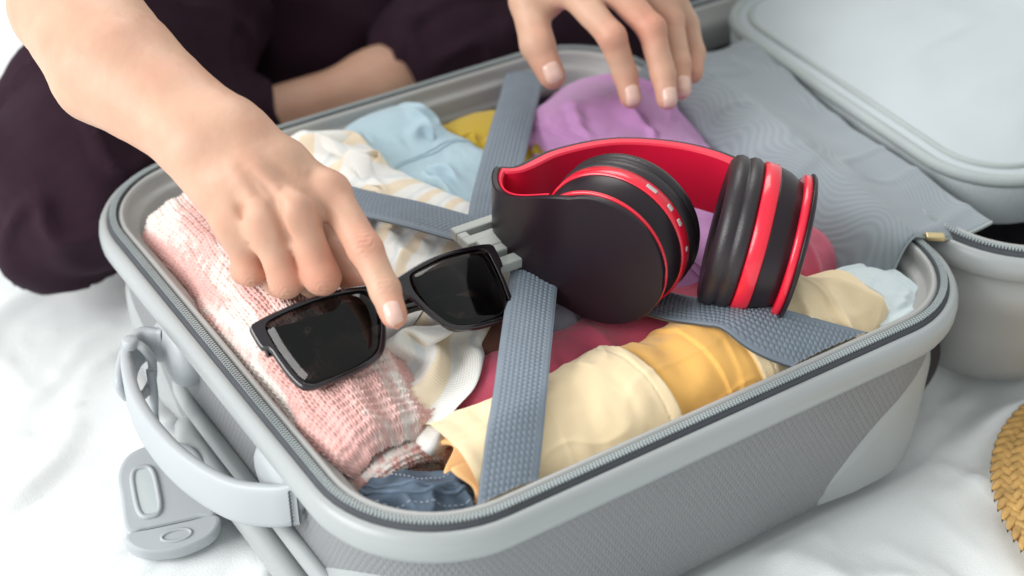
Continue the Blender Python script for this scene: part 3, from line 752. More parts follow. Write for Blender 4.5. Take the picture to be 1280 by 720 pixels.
# loosely folded shirts: a sheet with spare cloth, settled over a mound so that it buckles into folds of its own
def up_matrix(n, N):
    q = np.linspace(0, n-1, N); W = np.zeros((N, n)); i = np.minimum(q.astype(int), n-2); t = q-i
    w = [(-t+2*t*t-t**3)/2, (2-5*t*t+3*t**3)/2, (t+4*t*t-3*t**3)/2, (-t*t+t**3)/2]
    for k in range(4): np.add.at(W, (np.arange(N), np.clip(i+k-1, 0, n-1)), w[k])
    return W
def settle(outline, ze, ztop, n=30, ex=1.08, ey=1.08, seed=0, iters=240, power=3, maxh=.016, up=7, center=None, rise=None, turn=0., bend=.06):
    O = spline([U(x, y, ze) for x, y in outline], 360, closed=True); c = O.mean(0) if center is None else U(*center, ze)
    g = np.linspace(-1, 1, n); u, v = np.meshgrid(g, g, indexing='ij')
    x, y = u*np.sqrt(1-v*v/2), v*np.sqrt(1-u*u/2); rho = np.hypot(x, y); phi = np.arctan2(y, x)+turn
    oa = np.unwrap(np.arctan2(O[:, 1]-c[1], O[:, 0]-c[0])); o = np.argsort(oa % (2*math.pi)); A = (oa % (2*math.pi))[o]
    A3_ = np.r_[A[-1]-2*math.pi, A, A[0]+2*math.pi]; rad = np.hypot(O[:, 0]-c[0], O[:, 1]-c[1])[o]; rad = np.r_[rad[-1], rad, rad[0]]
    rr_ = np.interp(phi % (2*math.pi), A3_, rad)*rho
    P = np.stack([c[0]+rr_*np.cos(phi), c[1]+rr_*np.sin(phi), ze+(ztop-ze)*np.sqrt(np.clip(1-rho**power, 0, 1))], -1)
    if rise is not None:
        for px, py, rz, rw in rise:
            q = U(px, py, ztop); P[..., 2] += rz*np.exp(-((P[..., 0]-q[0])**2+(P[..., 1]-q[1])**2)/rw**2)
    Z0 = P[..., 2].copy(); rng = np.random.RandomState(seed)
    Lu = np.linalg.norm(P[1:]-P[:-1], axis=-1)*ex; Lv = np.linalg.norm(P[:, 1:]-P[:, :-1], axis=-1)*ey
    D1 = np.hypot((Lu[:, 1:]+Lu[:, :-1])/2, (Lv[1:]+Lv[:-1])/2)
    pin = np.zeros((n, n), bool); pin[0] = pin[-1] = pin[:, 0] = pin[:, -1] = True
    bz = P.copy()
    P[..., 2] += (.004*fbm(np.stack([u*2.2, v*2.2, u*0+seed], -1), 3, seed)+.0015*rng.randn(n, n))*~pin
    def con(sa, sb, L, k, only_stretch=False):
        a, b = P[sa], P[sb]; d = b-a; l = np.linalg.norm(d, axis=-1)+1e-9
        e = (l-L)/l*k*.5
        P[sa] = a+d*e[..., None]; P[sb] = b-d*e[..., None]
    S = slice
    for it in range(iters):
        P[..., 2] -= .00008
        for p0 in (0, 1):
            m = n-1; i0 = np.arange(p0, m, 2)
            con((i0,), (i0+1,), Lu[i0], 1.); 
            Pt = P.transpose(1, 0, 2)
            a, b = P[:, i0], P[:, i0+1]; d = b-a; l = np.linalg.norm(d, axis=-1)+1e-9; e = (l-Lv[:, i0])/l*.5
            P[:, i0] = a+d*e[..., None]; P[:, i0+1] = b-d*e[..., None]
        for (sa, sb) in (((S(0, -1), S(0, -1)), (S(1, None), S(1, None))), ((S(1, None), S(0, -1)), (S(0, -1), S(1, None)))):
            con(sa, sb, D1, .10)
        # bending: pull towards the mean of the neighbours
        Lp = (P[2:, 1:-1]+P[:-2, 1:-1]+P[1:-1, 2:]+P[1:-1, :-2])/4-P[1:-1, 1:-1]
        P[1:-1, 1:-1] += Lp*bend
        P[..., 2] = np.clip(P[..., 2], Z0-.003, Z0+maxh)
        P[pin] = bz[pin]
    sk = np.zeros((n+4, n+4, 3)); sk[2:-2, 2:-2] = P
    def edge(row, k): q = row.copy(); q[..., :2] = c[:2]+(q[..., :2]-c[:2])*(1-.03*k); q[..., 2] -= (.016, .05)[k-1]; return q
    for k in (1, 2):
        sk[2-k, 2:-2] = edge(P[0], k); sk[n+1+k, 2:-2] = edge(P[-1], k); sk[2:-2, 2-k] = edge(P[:, 0], k); sk[2:-2, n+1+k] = edge(P[:, -1], k)
    for i in (0, 1, n+2, n+3):
        for j in (0, 1, n+2, n+3):
            k = max(2-i if i < 2 else i-n-1, 2-j if j < 2 else j-n-1); sk[i, j] = edge(P[0 if i < 2 else -1, 0 if j < 2 else -1], k)
    N = (n+3)*up+1; W = up_matrix(n+4, N)
    H = np.einsum('ai,ijc,bj->abc', W, sk, W)
    mu, mv = Lu.mean()*n, Lv.mean()*n; t = np.linspace(-2/n, 1+2/n, N)
    uv = np.stack(np.meshgrid(t*mu, t*mv, indexing='ij'), -1)
    H[..., 2] += .00022*fbm(np.concatenate([uv*130, uv[..., :1]*0], -1), 2, seed+3)
    return H.reshape(-1, 3), gridf(N, N).tolist(), uv.reshape(-1, 2)
def shirt(name, m, label, outline, ze, zt, col=None, cat='shirt', **kw):
    V, F, uv = settle(outline, ze, zt, **kw); return garment(name, V, F, uv, m if not isinstance(m, str) else M[m], label, cat, None if col is None else col(uv))
def stripe_col(uv):
    a = uv[:, 1]+.0006*np.sin(uv[:, 0]*90); b = uv[:, 0]
    f = a/.027-np.floor(a/.027); w = (sst(.08, .10, f)*(1-sst(.42, .44, f)))[:, None]
    g = (sst(.60, .62, f)*(1-sst(.74, .76, f)))[:, None]
    col = np.array([.80, .79, .76])*(1-w)+np.array([.79, .665, .50])*w
    return col*(1-.55*g)+np.array([.60, .66, .70])*.55*g
shirt('striped_shirt', 'stripe', 'white shirt with pale apricot stripes lying under the sunglasses',
      [(340, 196), (392, 168), (440, 190), (520, 225), (600, 265), (650, 320), (664, 375), (645, 412), (606, 440), (585, 480), (572, 530), (530, 560), (470, 500), (415, 410), (375, 320), (340, 250)], .112, .133, stripe_col, n=26, ex=1.015, ey=1.06, seed=71, power=5, maxh=.014, up=12, turn=.55, bend=.14)
blue = shirt('blue_shirt', 'blue', 'powder blue cotton shirt folded between the two back straps',
      [(417, 194), (430, 166), (470, 146), (500, 136), (530, 150), (562, 180), (650, 208), (650, 262), (600, 284), (540, 266), (470, 228)], .112, .126, n=20, ex=1.0, ey=1.035, seed=82, power=5, maxh=.009, up=11, bend=.16, rise=[(495, 150, .008, .03)])
mustard = shirt('mustard_shirt', 'mustard', 'mustard yellow garment folded behind the powder blue shirt',
      [(535, 172), (560, 156), (600, 142), (645, 146), (672, 176), (695, 214), (745, 250), (700, 272), (640, 250), (590, 215)], .106, .120, n=20, ex=1.03, ey=1.08, seed=83, power=4, maxh=.012, up=9, bend=.12)
lilac = shirt('lilac_shirt', 'lilac', 'lilac cotton garment bunched under the resting hand',
      [(664, 190), (672, 145), (700, 114), (740, 98), (790, 104), (845, 128), (878, 172), (912, 250), (935, 320), (900, 365), (820, 375), (740, 335), (690, 260)], .108, .134, n=24, ex=1.015, ey=1.045, seed=88, power=3, maxh=.013, up=11, bend=.15, rise=[(745, 125, .008, .03)])
shirt('pale_blue_shirt', 'paleblue', 'pale blue garment crumpled at the end of the cream roll',
      [(1010, 372), (1040, 352), (1080, 340), (1118, 350), (1146, 370), (1150, 392), (1130, 418), (1090, 420), (1040, 400)], .102, .117, n=18, ex=1.08, ey=1.08, seed=91, power=3, maxh=.012, up=9, bend=.12)
shirt('orange_shirt', 'orange', 'small fold of yellow orange cloth beside the second ear cup',
      [(985, 388), (1002, 366), (1030, 354), (1056, 368), (1054, 395), (1010, 408)], .102, .116, n=16, ex=1.14, ey=1.14, seed=95, power=3, maxh=.010)

for o_, m_, rows, cols in ((blue, 'blue', (118, 124), ()), (lilac, 'lilac', (), (96, 102)), (mustard, 'mustard', (), (70, 76))):
    N_ = int(round(math.sqrt(len(o_.data.vertices)))); g_ = np.array([v.co for v in o_.data.vertices]).reshape(N_, N_, 3)
    for k_ in rows: V, F = tube(g_[20:-20, k_]+[0, 0, .0002], .0008, 8); mk('seam', V, F, M[m_], o_)
    for k_ in cols: V, F = tube(g_[k_, 20:-20]+[0, 0, .0002], .0008, 8); mk('seam', V, F, M[m_], o_)

# ------------------------------------------------------------------ headphones
def headphones():
    root = empty('headphones', (.05, -.06, .125), 'black and red wireless headphones lying on the clothes', 'headphones')
    zc = .1635
    C1 = U(746, 324, zc); n1 = np.array([-.876, -.481, 0]); t1 = np.array([-.481, .876, 0])
    C2 = U(946, 298, zc-.001); n2 = np.array([.715, -.690, -.17]); n2 /= np.linalg.norm(n2)
    t2 = np.cross([0, 0, 1.], n2); t2 /= np.linalg.norm(t2)            # away from the viewer
    rc = .0388
    cap1 = C1; cap2 = C2+n2*.0215
    pts = [cap1-t1*rc, cap1, cap1+t1*.030]
    pts += [U(628, 268, zc), U(624, 240, zc), U(646, 203, zc+.018)-[0, 0, .018], U(695, 184, zc+.018)-[0, 0, .018], U(775, 173, zc+.018)-[0, 0, .018], U(860, 180, zc+.018)-[0, 0, .018],
            U(938, 204, zc+.018)-[0, 0, .018], U(988, 234, zc+.018)-[0, 0, .018]]
    pts += [cap2+t2*.040+n2*.002, cap2+t2*.022+n2*.0005, cap2+t2*.004]
    pts = [np.array([p_[0], p_[1], zc]) for p_ in pts]
    n = 360; P = spline(pts, n); s = np.r_[0, np.cumsum(np.linalg.norm(np.diff(P, axis=0), axis=1))]
    T = np.gradient(P, axis=0); T /= np.linalg.norm(T, axis=1)[:, None]
    Nn = np.cross(T, [0, 0, 1.])                                       # one side of the ring
    if Nn[5]@n1 < 0: Nn = -Nn                                         # outward
    i1 = np.argmin(np.linalg.norm(P-pts[1], axis=1)); i2 = n-1
    def hh(d, top):
        d = np.asarray(d)                       # distance along the arm from the cap centre
        circ = np.sqrt(np.clip(rc**2-d**2, 1e-8, None)); neck = .0155
        x0 = .016; q = sst(-.004, .056, d-x0) if top else np.clip((d-x0)/.066, 0, 1)*.75+.25*sst(0, .066, d-x0)
        base = np.sqrt(rc**2-x0**2); q0 = sst(-.004, .056, 0) if top else 0
        return np.where(d < x0, circ, base+(neck-base)*(q-q0)/(1-q0))
    d1 = s-s[i1]; d2 = s[i2]-s
    top = np.where(d1 < .085, hh(d1, True), np.where(d2 < .075, d2*0+.0155, .0155)); band = .0032*sst(.09, .17, d1)*sst(.06, .11, d2); top = top+band; bot = np.where(d1 < .085, hh(d1, False), np.where(d2 < .075, d2*0+.0155, .0155))+band
    def strip(name, i0, i1_, o0, o1, m, grow=0., parent=root, bev=.0008):
        k = np.arange(i0, i1_); prof = []
        V = []
        for i in k:
            a, b = Nn[i]*o0, Nn[i]*(o1[i] if isinstance(o1, np.ndarray) else o1); bv = min(bev, .45*np.linalg.norm(a-b));  zt, zb = np.array([0, 0, top[i]+grow]), np.array([0, 0, -bot[i]-grow])
            c_ = (a-b)/np.linalg.norm(a-b)*bv; zz = np.array([0, 0, bv])
            V += [P[i]+a+zb+zz, P[i]+a+zt-zz, P[i]+a+zt-c_, P[i]+b+zt+c_, P[i]+b+zt-zz, P[i]+b+zb+zz, P[i]+b+zb+c_, P[i]+a+zb-c_]
        F = gridf(len(k), 8, False, True).tolist()+[list(range(8))[::-1], [(len(k)-1)*8+j for j in range(8)]]
        o = recalc(mk(name, np.array(V), F, m, parent)); md = o.modifiers.new('edges', 'EDGE_SPLIT'); md.split_angle = R(40); return o
    ia = int(np.searchsorted(d1, .094)); ib = int(np.searchsorted(-d2, -.060))
    thick = .0011+.0050*sst(.066, .115, d1)*(1-.2*sst(.06, .05, d2))
    strip('arm', 0, ia, .0030, -.0008, M['hp_black'])
    strip('arm', ib+1, n, .0030, -.0008, M['hp_black'])
    hb = strip('headband', ia, ib-2, .0026, -.0006, M['hp_gloss'], -.0010)
    isl = int(ib*.86+ia*.14)
    strip('headband_padding', int(np.searchsorted(d1, .030)), isl, -.0009, -thick-.0009, M['hp_redpad'], .0003, hb, .0010)
    strip('slider', isl+1, ib+4, -.0009, -.0058, M['hp_red'], .0001, hb, .001)
    def cup(c, nrm, acc, cap=False):
        nin = -nrm
        cupo = None
        def piece(name, prof, m, parent):
            V, F = lathe(prof, c, nin, 72); return recalc(mk(name, V, F, m, parent))
        body = piece('ear_cup', [(.0290, .0030), (.0335, .0035), (.0350, .006), (.0385, .012), (.0400, .0175), (.0402, .0190), (.036, .0195)], M['hp_black'], root)
        piece('accent_ring', [(.030, .0011), (.0386, .0011), (.0394, .0017), (.0394, .0026+acc), (.0386, .0032+acc), (.033, .0032+acc)], M['hp_red'], body)
        piece('red_ring', [(.038, .0185), (.0405, .0187), (.0413, .0195), (.0413, .0265), (.0405, .0272), (.037, .0273)], M['hp_red'], body)
        cu = [(.0355, .027), (.0400, .0275), (.0418, .0300), (.0420, .0330), (.0408, .0352), (.0400, .0358), (.0412, .0368), (.0418, .0395), (.0408, .0425), (.0375, .0447), (.0320, .0452), (.0265, .0440), (.0235, .0410), (.0225, .037), (.0, .0365)]
        piece('ear_cushion', cu, M['hp_pad'], body)
        if cap: piece('cap', [(.0, -.0022), (.036, -.0020), (.0395, -.0012), (.0408, .0002), (.0408, .0010), (.030, .0012)], M['hp_black'], body)
        return body
    b1 = cup(C1-n1*.0002, n1, 0.)
    b2 = cup(cap2-n2*.0002, n2, .0022, True)
    # controls on the front cup's red ring
    for ang, kind in ((62, 'a'), (43, 'b'), (30, 'b'), (8, 'c')):
        a = R(ang); rad = -t1*math.cos(a)+np.array([0, 0, 1.])*math.sin(a); tan = t1*math.sin(a)+np.array([0, 0, 1.])*math.cos(a)
        c = C1-n1*.0231+rad*.0414
        sz = {'a': (.0034, .0012, .0005), 'b': (.0020, .0013, .0006), 'c': (.0013, .0011, .0005)}[kind]
        V, F = box(c, (tan, -n1, rad), sz); bevel(mk('button', V, F, M['silver'], b1, smooth=False), .0006, 3)
headphones()

# ------------------------------------------------------------------ sunglasses
def sunglasses():
    A, B = U(342, 426, .159), U(648, 321, .159)
    ex = (B-A)/np.linalg.norm(B-A)
    up0 = np.array([0, 0, 1.])
    nrm = -FW*.80+up0*.55; nrm -= ex*(nrm@ex); nrm /= np.linalg.norm(nrm)
    ey = np.cross(nrm, ex)
    c = U(498, 380, .1590)
    root = empty('sunglasses', c, 'glossy black square sunglasses held down by the pointing finger', 'sunglasses')
    sc = np.linalg.norm(B-A)/.1435
    def loc(p, z=0.):
        x, y = p[0], p[1]; return c+sc*(ex*x+ey*y+nrm*(z-3.2*x*x))
    half = np.array([(0, 12.5), (8, 14.5), (25, 18.6), (46, 21.2), (62, 22), (69.0, 21.9), (71.6, 21.3), (72.4, 19), (71.8, 10), (71.0, 7), (68.2, 5.2), (67.2, -2), (65.6, -12), (63.2, -20), (60.5, -23.3), (55, -25.2), (38, -26.4), (25, -25.0), (19, -22), (14.5, -15), (10.5, -6), (7.5, 1), (4, 4), (0, 5)])/1000
    outer = np.concatenate([half, half[1:-1][::-1]*[-1, 1]])
    lens = np.array([(10.8, 4), (11.8, 10.6), (14, 13.2), (20, 15), (36, 18.0), (52, 19.2), (62.0, 19.2), (65.0, 17.6), (65.8, 14), (65.0, 2), (63.2, -9), (61.2, -17.5), (59, -20.8), (54, -22.7), (38, -23.8), (27, -22.6), (21, -19.5), (17, -13.5), (13, -5)])/1000
    oc = spline(outer, 150, True); l1 = spline(lens, 90, True); l2 = l1*[-1, 1]
    cu = bpy.data.curves.new('front', 'CURVE'); cu.dimensions = '2D'; cu.fill_mode = 'BOTH'; cu.extrude = .0011; cu.bevel_depth = .0007; cu.offset = -.0007; cu.bevel_resolution = 2
    cu.resolution_u = 1
    for pl in (oc, l1, l2):
        sp_ = cu.splines.new('POLY'); sp_.points.add(len(pl)-1); sp_.use_cyclic_u = True
        for i, p_ in enumerate(pl): sp_.points[i].co = (p_[0], p_[1], 0, 1)
    tmp = bpy.data.objects.new('front', cu); COL.objects.link(tmp)
    bpy.context.view_layer.update()
    me = bpy.data.meshes.new_from_object(tmp.evaluated_get(bpy.context.evaluated_depsgraph_get()))
    V = np.array([loc(v.co[:2], v.co[2]) for v in me.vertices]); F = [list(p_.vertices) for p_ in me.polygons]
    bpy.data.objects.remove(tmp)
    fr = mk('frame', V, F, M['glasses'], root, smooth=False)
    md = fr.modifiers.new('edges', 'EDGE_SPLIT'); md.split_angle = R(50); fr.data.polygons.foreach_set('use_smooth', [True]*len(F))
    for s in (1, -1):
        q = (l1.mean(0)+(l1-l1.mean(0))*1.025)*[s, 1]; n = len(q); cen = q.mean(0); VV = []
        rings = [1, .75, .5, .25]
        for zz in (.0012, .0000):
            for r_ in rings: VV += [loc(cen+(p_-cen)*r_, zz-(.0008*(1-r_**2)*-1)) for p_ in q]
            VV.append(loc(cen, zz+.0008))
        F = []; m0 = 4*n+1
        for k in (0, 1):
            for r_ in range(3):
                for i in range(n): F.append((k*m0+r_*n+i, k*m0+r_*n+(i+1) % n, k*m0+(r_+1)*n+(i+1) % n, k*m0+(r_+1)*n+i))
            for i in range(n): F.append((k*m0+3*n+i, k*m0+3*n+(i+1) % n, k*m0+4*n))
        for i in range(n): F.append((i, (i+1) % n, m0+(i+1) % n, m0+i))
        recalc(mk('lens', VV, F, M['lens'], root))
        # folded temple behind the front
        m_ = 60; t = np.linspace(0, 1, m_)
        xx = s*(.0685-.128*t); yy = .0125-.002*t-.016*sst(.68, 1, t)+(.004 if s > 0 else -.001)*t; zz = (-.0052-.0035*sst(0, .12, t)) - (.0045 if s < 0 else 0)*sst(0, .2, t)
        hh_ = .0085-.0030*sst(.15, .7, t)+.0006*t; VV = []
        for i in range(m_):
            base = [(hh_[i], .0009), (hh_[i]-.0012, .0021), (-hh_[i]+.0012, .0021), (-hh_[i], .0009), (-hh_[i], -.0009), (-hh_[i]+.0012, -.0021), (hh_[i]-.0012, -.0021), (hh_[i], -.0009)]
            for (dy, dz) in base:
                k_ = math.sqrt(max(1e-4, 1-max(0, (t[i]-.955)/.045)**2)); VV.append(c+sc*(ex*xx[i]+ey*(yy[i]+dy*k_)+nrm*(zz[i]+dz-3.2*.0685**2)))
        F = gridf(m_, 8, False, True).tolist()+[list(range(8))[::-1], [(m_-1)*8+j for j in range(8)]]
        tp = recalc(mk('temple', VV, F, M['glasses'], root)); md = tp.modifiers.new('edges', 'EDGE_SPLIT'); md.split_angle = R(40)
        V2, F2 = box(c+sc*(ex*s*.0655+ey*.0130+nrm*(-.0040-3.2*.0655**2)), (ex, ey, nrm), (.0022, .0026, .0020)); bevel(mk('hinge', V2, F2, M['hinge'], tp, smooth=False), .0005)
sunglasses()

# ------------------------------------------------------------------ person
person = empty('person', (.1, .5, 0), 'person in black clothes sitting cross-legged behind the suitcase, pointing with one hand', 'person')
class Chain:
    def __init__(s, pts, rad, k=.006):
        s.p = [np.asarray(q, float) for q in pts]; s.r = rad; s.k = k
    def near(s, c, rad): return any(float(cone_d(c[None], a, b, ra, rb)[0]) < rad+.03 for a, b, ra, rb in s.segs())
    def segs(s): return [(s.p[i], s.p[i+1], s.r[i], s.r[i+1]) for i in range(len(s.p)-1)]
    def d(s, P):
        r = None
        for a, b, ra, rb in s.segs():
            q = cone_d(P, a, b, ra, rb); r = q if r is None else smin(r, q, s.k)
        return r
def build_arm(arm, palm, fingers, bumps, dents, joints, h=.0009, kp=.0065):
    """arm, palm: lists of chains blended widely; fingers: chains kept apart; bumps/dents: (centre, radius, amount)"""
    def fn(P):
        f = p = None; cen = (P.min(0)+P.max(0))/2; ext = np.linalg.norm(P.max(0)-P.min(0))/2
        for c in fingers:
            if c.near(cen, ext): q = c.d(P); f = q if f is None else smin(f, q, .0016)
        for c in palm+arm:
            if c.near(cen, ext): q = c.d(P); p = q if p is None else smin(p, q, .014)
        if f is None and p is None: return np.full(len(P), .05)
        r = p if f is None else f if p is None else smin(p, f, kp)
        for c, rad, a in bumps:
            if np.linalg.norm(c-cen) < ext+rad*2.5: r = r-a*np.exp(-np.sum((P-c)**2, 1)/rad**2)
        for a0, b0, rad, a in dents:
            if cone_d(cen[None], a0, b0, 0, 0)[0] < ext+rad*2.5: r = r-a*np.exp(-(np.clip(cone_d(P, a0, b0, 0, 0), 0, None)/rad)**2)
        return r
    prims = [(a, b, max(ra, rb)) for c in arm+palm+fingers for a, b, ra, rb in c.segs()]
    V, F = mesh_sdf(fn, prims, h); V = laplace(V, F, 2, .5); N = vnormals(V, F)
    for c, t, n, amp in joints:          # transverse skin creases over a joint
        q = V-c; u = q@t; sdir = np.cross(t, n); v = q@sdir
        w = np.exp(-(u/.0062)**2-(v/.0062)**2)*sst(-.004, .001, q@n)
        ph = (u+.0009*np.sin(v*700)+(v*v)*60*np.sign(u))/.0029*2*math.pi
        V = V-N*(amp*w*np.maximum(np.cos(ph), -.2)**1)[:, None]
    V = V+N*(.00005*fbm(V*420, 2, 6)+.0003*fbm(V*70, 2, 5))[:, None]
    return V, F, fn
def nail(fn, tip, prev, nrm, w, l, lift=.0005, back=.0):
    """fingernail plate wrapped over the end joint"""
    t = tip-prev; t /= np.linalg.norm(t); nrm = nrm-t*(nrm@t); nrm /= np.linalg.norm(nrm); s = np.cross(t, nrm)
    nu, nv = 15, 13
    A, B = np.meshgrid(np.linspace(-1, 1, nu), np.linspace(0, 1, nv), indexing='ij'); A, B = A.ravel(), B.ravel()
    wid = w*(1-.35*np.maximum(0, (B-.72)/.28)**2)*(1-.18*np.maximum(0, (.3-B)/.3)**2)
    V = tip+s*(A*wid)[:, None]+t*(back+l*(B-.62)+.0020*(1-A*A)*(B-.5))[:, None]+nrm*.02
    for _ in range(40): V = V-nrm*(fn(V)*.8)[:, None]
    edge = np.maximum(np.abs(A), np.abs(B*2-1)); V = V+nrm*(lift*(1-edge**4*1.9))[:, None]
    o = mk('fingernail', V, gridf(nu, nv), M['nail'], person); m = o.modifiers.new('thickness', 'SOLIDIFY'); m.thickness = .0006; m.offset = -1
    recalc(o); return o

J = {k: U(*v) for k, v in dict(
    elbow=(66, -75, .262), fore0=(88, 5, .252), fore=(145, 86, .243), wr=(270, 178, .228),
    im=(412, 238, .209), mm=(370, 262, .210), rm=(328, 272, .206), pm=(289, 276, .199),
    ip=(457, 312, .193), idp=(481, 362, .1805), it=(492, 394, .1730),
    mp=(402, 346, .1775), md=(392, 352, .154), mt=(378, 318, .154),
    rp=(358, 351, .1735), rd=(349, 352, .153), rt=(338, 318, .154),
    pp=(314, 338, .1710), pd=(306, 338, .153), pt=(300, 310, .154),
    tc=(300, 215, .200), tm=(372, 270, .178), ti=(424, 322, .164), tt=(452, 362, .158)).items()}
def perp(a, b, c, s):
    v = np.cross(b-a, c-a); return v/np.linalg.norm(v)*s
lat = J['im']-J['pm']; lat /= np.linalg.norm(lat)
dors = np.cross(J['mm']-J['wr'], lat); dors /= np.linalg.norm(dors)
if dors[2] < 0: dors = -dors
armR = [Chain([J['elbow'], J['fore0']+lat*.006, J['fore']+lat*.008, J['wr']+lat*.0095], [.030, .0275, .0260, .0152]), Chain([J['elbow'], J['fore0']-lat*.006, J['fore']-lat*.008, J['wr']-lat*.0105], [.030, .0270, .0260, .0148])]
palmR = []
for k_, r0, off in (('im', .0125, .010), ('mm', .0135, .003), ('rm', .0125, -.004), ('pm', .0115, -.0105)):
    palmR.append(Chain([J['wr']+lat*off-dors*.002, (J['wr']+J[k_])/2+lat*off*.5-dors*.002, J[k_]-dors*.0050], [.0145, r0+.0005, r0-.0025]))
palmR.append(Chain([J['wr']+lat*.008-dors*.006, J['tc']-dors*.006, (J['tm']+J['im'])/2-dors*.012], [.014, .0145, .010]))
palmR.append(Chain([J['wr']-dors*.012, (J['rm']+J['wr'])/2-dors*.014, J['rm']-dors*.016], [.012, .012, .009]))
fR = [Chain([J['im']-dors*.001, J['ip'], J['idp'], J['it']], [.0095, .0085, .0075, .0067], .003),
      Chain([J['mm']-dors*.001, J['mp'], J['md'], J['mt']], [.0092, .0088, .0081, .0073], .004),
      Chain([J['rm']-dors*.001, J['rp'], J['rd'], J['rt']], [.0087, .0083, .0076, .0070], .004),
      Chain([J['pm']-dors*.001, J['pp'], J['pd'], J['pt']], [.0083, .0077, .0070, .0064], .004),
      Chain([J['tc']-dors*.004, J['tm'], J['ti'], J['tt']], [.0140, .0110, .0096, .0080], .004)]
bR = [(J[k_]+dors*.007, .0068, .0026) for k_ in ('im', 'mm', 'rm', 'pm')]
bR += [(J[k_]+dors*.004, .0075, .0007) for k_ in ('ip', 'mp', 'rp', 'pp')]
bR += [(J['wr']-lat*.0165+dors*.009-(J['mm']-J['wr'])*.10, .008, .0022)]
dR = [(J['wr']*.62+J[k_]*.38+dors*.0125, J[k_]*.80+J['wr']*.20+dors*.0095, .0024, .0013) for k_ in ('im', 'mm', 'rm', 'pm')]
dR += [(J['wr']*.45+(J[a]+J[b])/2*.55+dors*.012, (J[a]+J[b])/2*.97+J['wr']*.03+dors*.009, .0042, -.0016) for a, b in (('im', 'mm'), ('mm', 'rm'), ('rm', 'pm'))]
dR += [((J[a]+J[b])/2+dors*.009, (J[a]*.55+J[a2]*.45+J[b]*.55+J[b2]*.45)/2+dors*.006, .0032, -.0028) for a, b, a2, b2 in (('im', 'mm', 'ip', 'mp'), ('mm', 'rm', 'mp', 'rp'), ('rm', 'pm', 'rp', 'pp'))]
vA, vB, vC = J['wr']*.75+J['rm']*.25+dors*.0135, (J['rm']+J['mm'])/2*.55+J['wr']*.45+dors*.0125, (J['rm']+J['mm'])/2*.9+J['wr']*.1+dors*.009
dR += [(vA, vB, .0016, .0007), (vB, vC, .0014, .0006), (vB, (J['rm']+J['pm'])/2*.85+J['wr']*.15+dors*.009, .0014, .0006), (J['wr']*1.25-J['mm']*.25+lat*.006+dors*.014, vB+lat*.008, .0016, .0006)]
tR = J['idp']-J['im']; tR /= np.linalg.norm(tR); nR = dors-tR*(dors@tR); nR /= np.linalg.norm(nR)
jR = [(J['ip']+nR*.0088, tR, nR, .00055), (J['idp']+nR*.0078, tR, nR, .0003)]
for a, b in (('mm', 'mp'), ('rm', 'rp'), ('pm', 'pp')):
    tt_ = J[b]-J[a]; tt_ /= np.linalg.norm(tt_); nn_ = dors-tt_*(dors@tt_); nn_ /= np.linalg.norm(nn_); jR.append((J[b]+nn_*.007+tt_*.004, tt_, nn_, .0004))
VR, FR, fnR = build_arm(armR, palmR, fR, bR, dR, jR)
nail(fnR, J['it'], J['idp'], (-FW*.75+nR*.55+RI*.1), .0047, .0105, back=.0018)

Q = {k: U(*v) for k, v in dict(
    wr=(752, -118, .232), el=(905, -330, .27), im=(706, -22, .216), mm=(762, -22, .217), rm=(802, -18, .211), pm=(836, -10, .203),
    ip=(765, 46, .194), idp=(781, 92, .172), it=(788, 122, .1600),
    mp=(814, 36, .195), md=(829, 92, .172), mt=(834, 124, .1600),
    rp=(838, 26, .189), rd=(849, 80, .170), rt=(852, 112, .1595),
    pp=(858, 30, .180), pd=(868, 66, .165), pt=(866, 92, .158),
    tc=(700, -78, .214), tm=(660, 2, .203), ti=(672, 56, .184), tt=(690, 95, .1690)).items()}
latL = Q['pm']-Q['im']; latL /= np.linalg.norm(latL)
dorL = np.cross(latL, Q['mm']-Q['wr']); dorL /= np.linalg.norm(dorL)
if dorL[2] < 0: dorL = -dorL
armL = [Chain([Q['el']+latL*.01, Q['wr']+latL*.010], [.040, .0165]), Chain([Q['el']-latL*.01, Q['wr']-latL*.010], [.040, .0165])]
palmL = []
for k_, r0, off in (('im', .0125, -.010), ('mm', .013, -.003), ('rm', .0125, .004), ('pm', .0115, .0105)):
    palmL.append(Chain([Q['wr']+latL*off, (Q['wr']+Q[k_])/2+latL*off*.5-dorL*.002, Q[k_]-dorL*.003], [.0155, r0+.001, r0-.0018]))
palmL.append(Chain([Q['wr']-latL*.008-dorL*.006, Q['tc']-dorL*.004, (Q['tm']*.45+Q['im']*.55)-dorL*.010], [.014, .0150, .010]))
fL = [Chain([Q['im'], Q['ip'], Q['idp'], Q['it']], [.0102, .0087, .0077, .0068], .003), Chain([Q['mm'], Q['mp'], Q['md'], Q['mt']], [.0102, .0087, .0077, .0068], .003),
      Chain([Q['rm'], Q['rp'], Q['rd'], Q['rt']], [.0098, .0084, .0074, .0066], .003), Chain([Q['pm'], Q['pp'], Q['pd'], Q['pt']], [.0094, .0078, .0070, .0063], .003),
      Chain([Q['tc'], Q['tm'], Q['ti'], Q['tt']], [.0150, .0118, .0104, .0086], .004)]
bL = [(Q[k_]+dorL*.007, .0080, .0016) for k_ in ('im', 'mm', 'rm', 'pm')]+[(Q[k_]+dorL*.005, .008, .0007) for k_ in ('ip', 'mp', 'rp')]
dL = [((Q['wr']+Q[a]+Q[b])/3+dorL*.012, (Q[a]+Q[b])/2+dorL*.008, .0045, -.0016) for a, b in (('im', 'mm'), ('mm', 'rm'), ('rm', 'pm'))]
def jn(a, b, c_, r, amp):
    t = Q[b]-Q[a]; t /= np.linalg.norm(t); n = dorL-t*(dorL@t); n /= np.linalg.norm(n); return (Q[b]+n*r, t, n, amp)
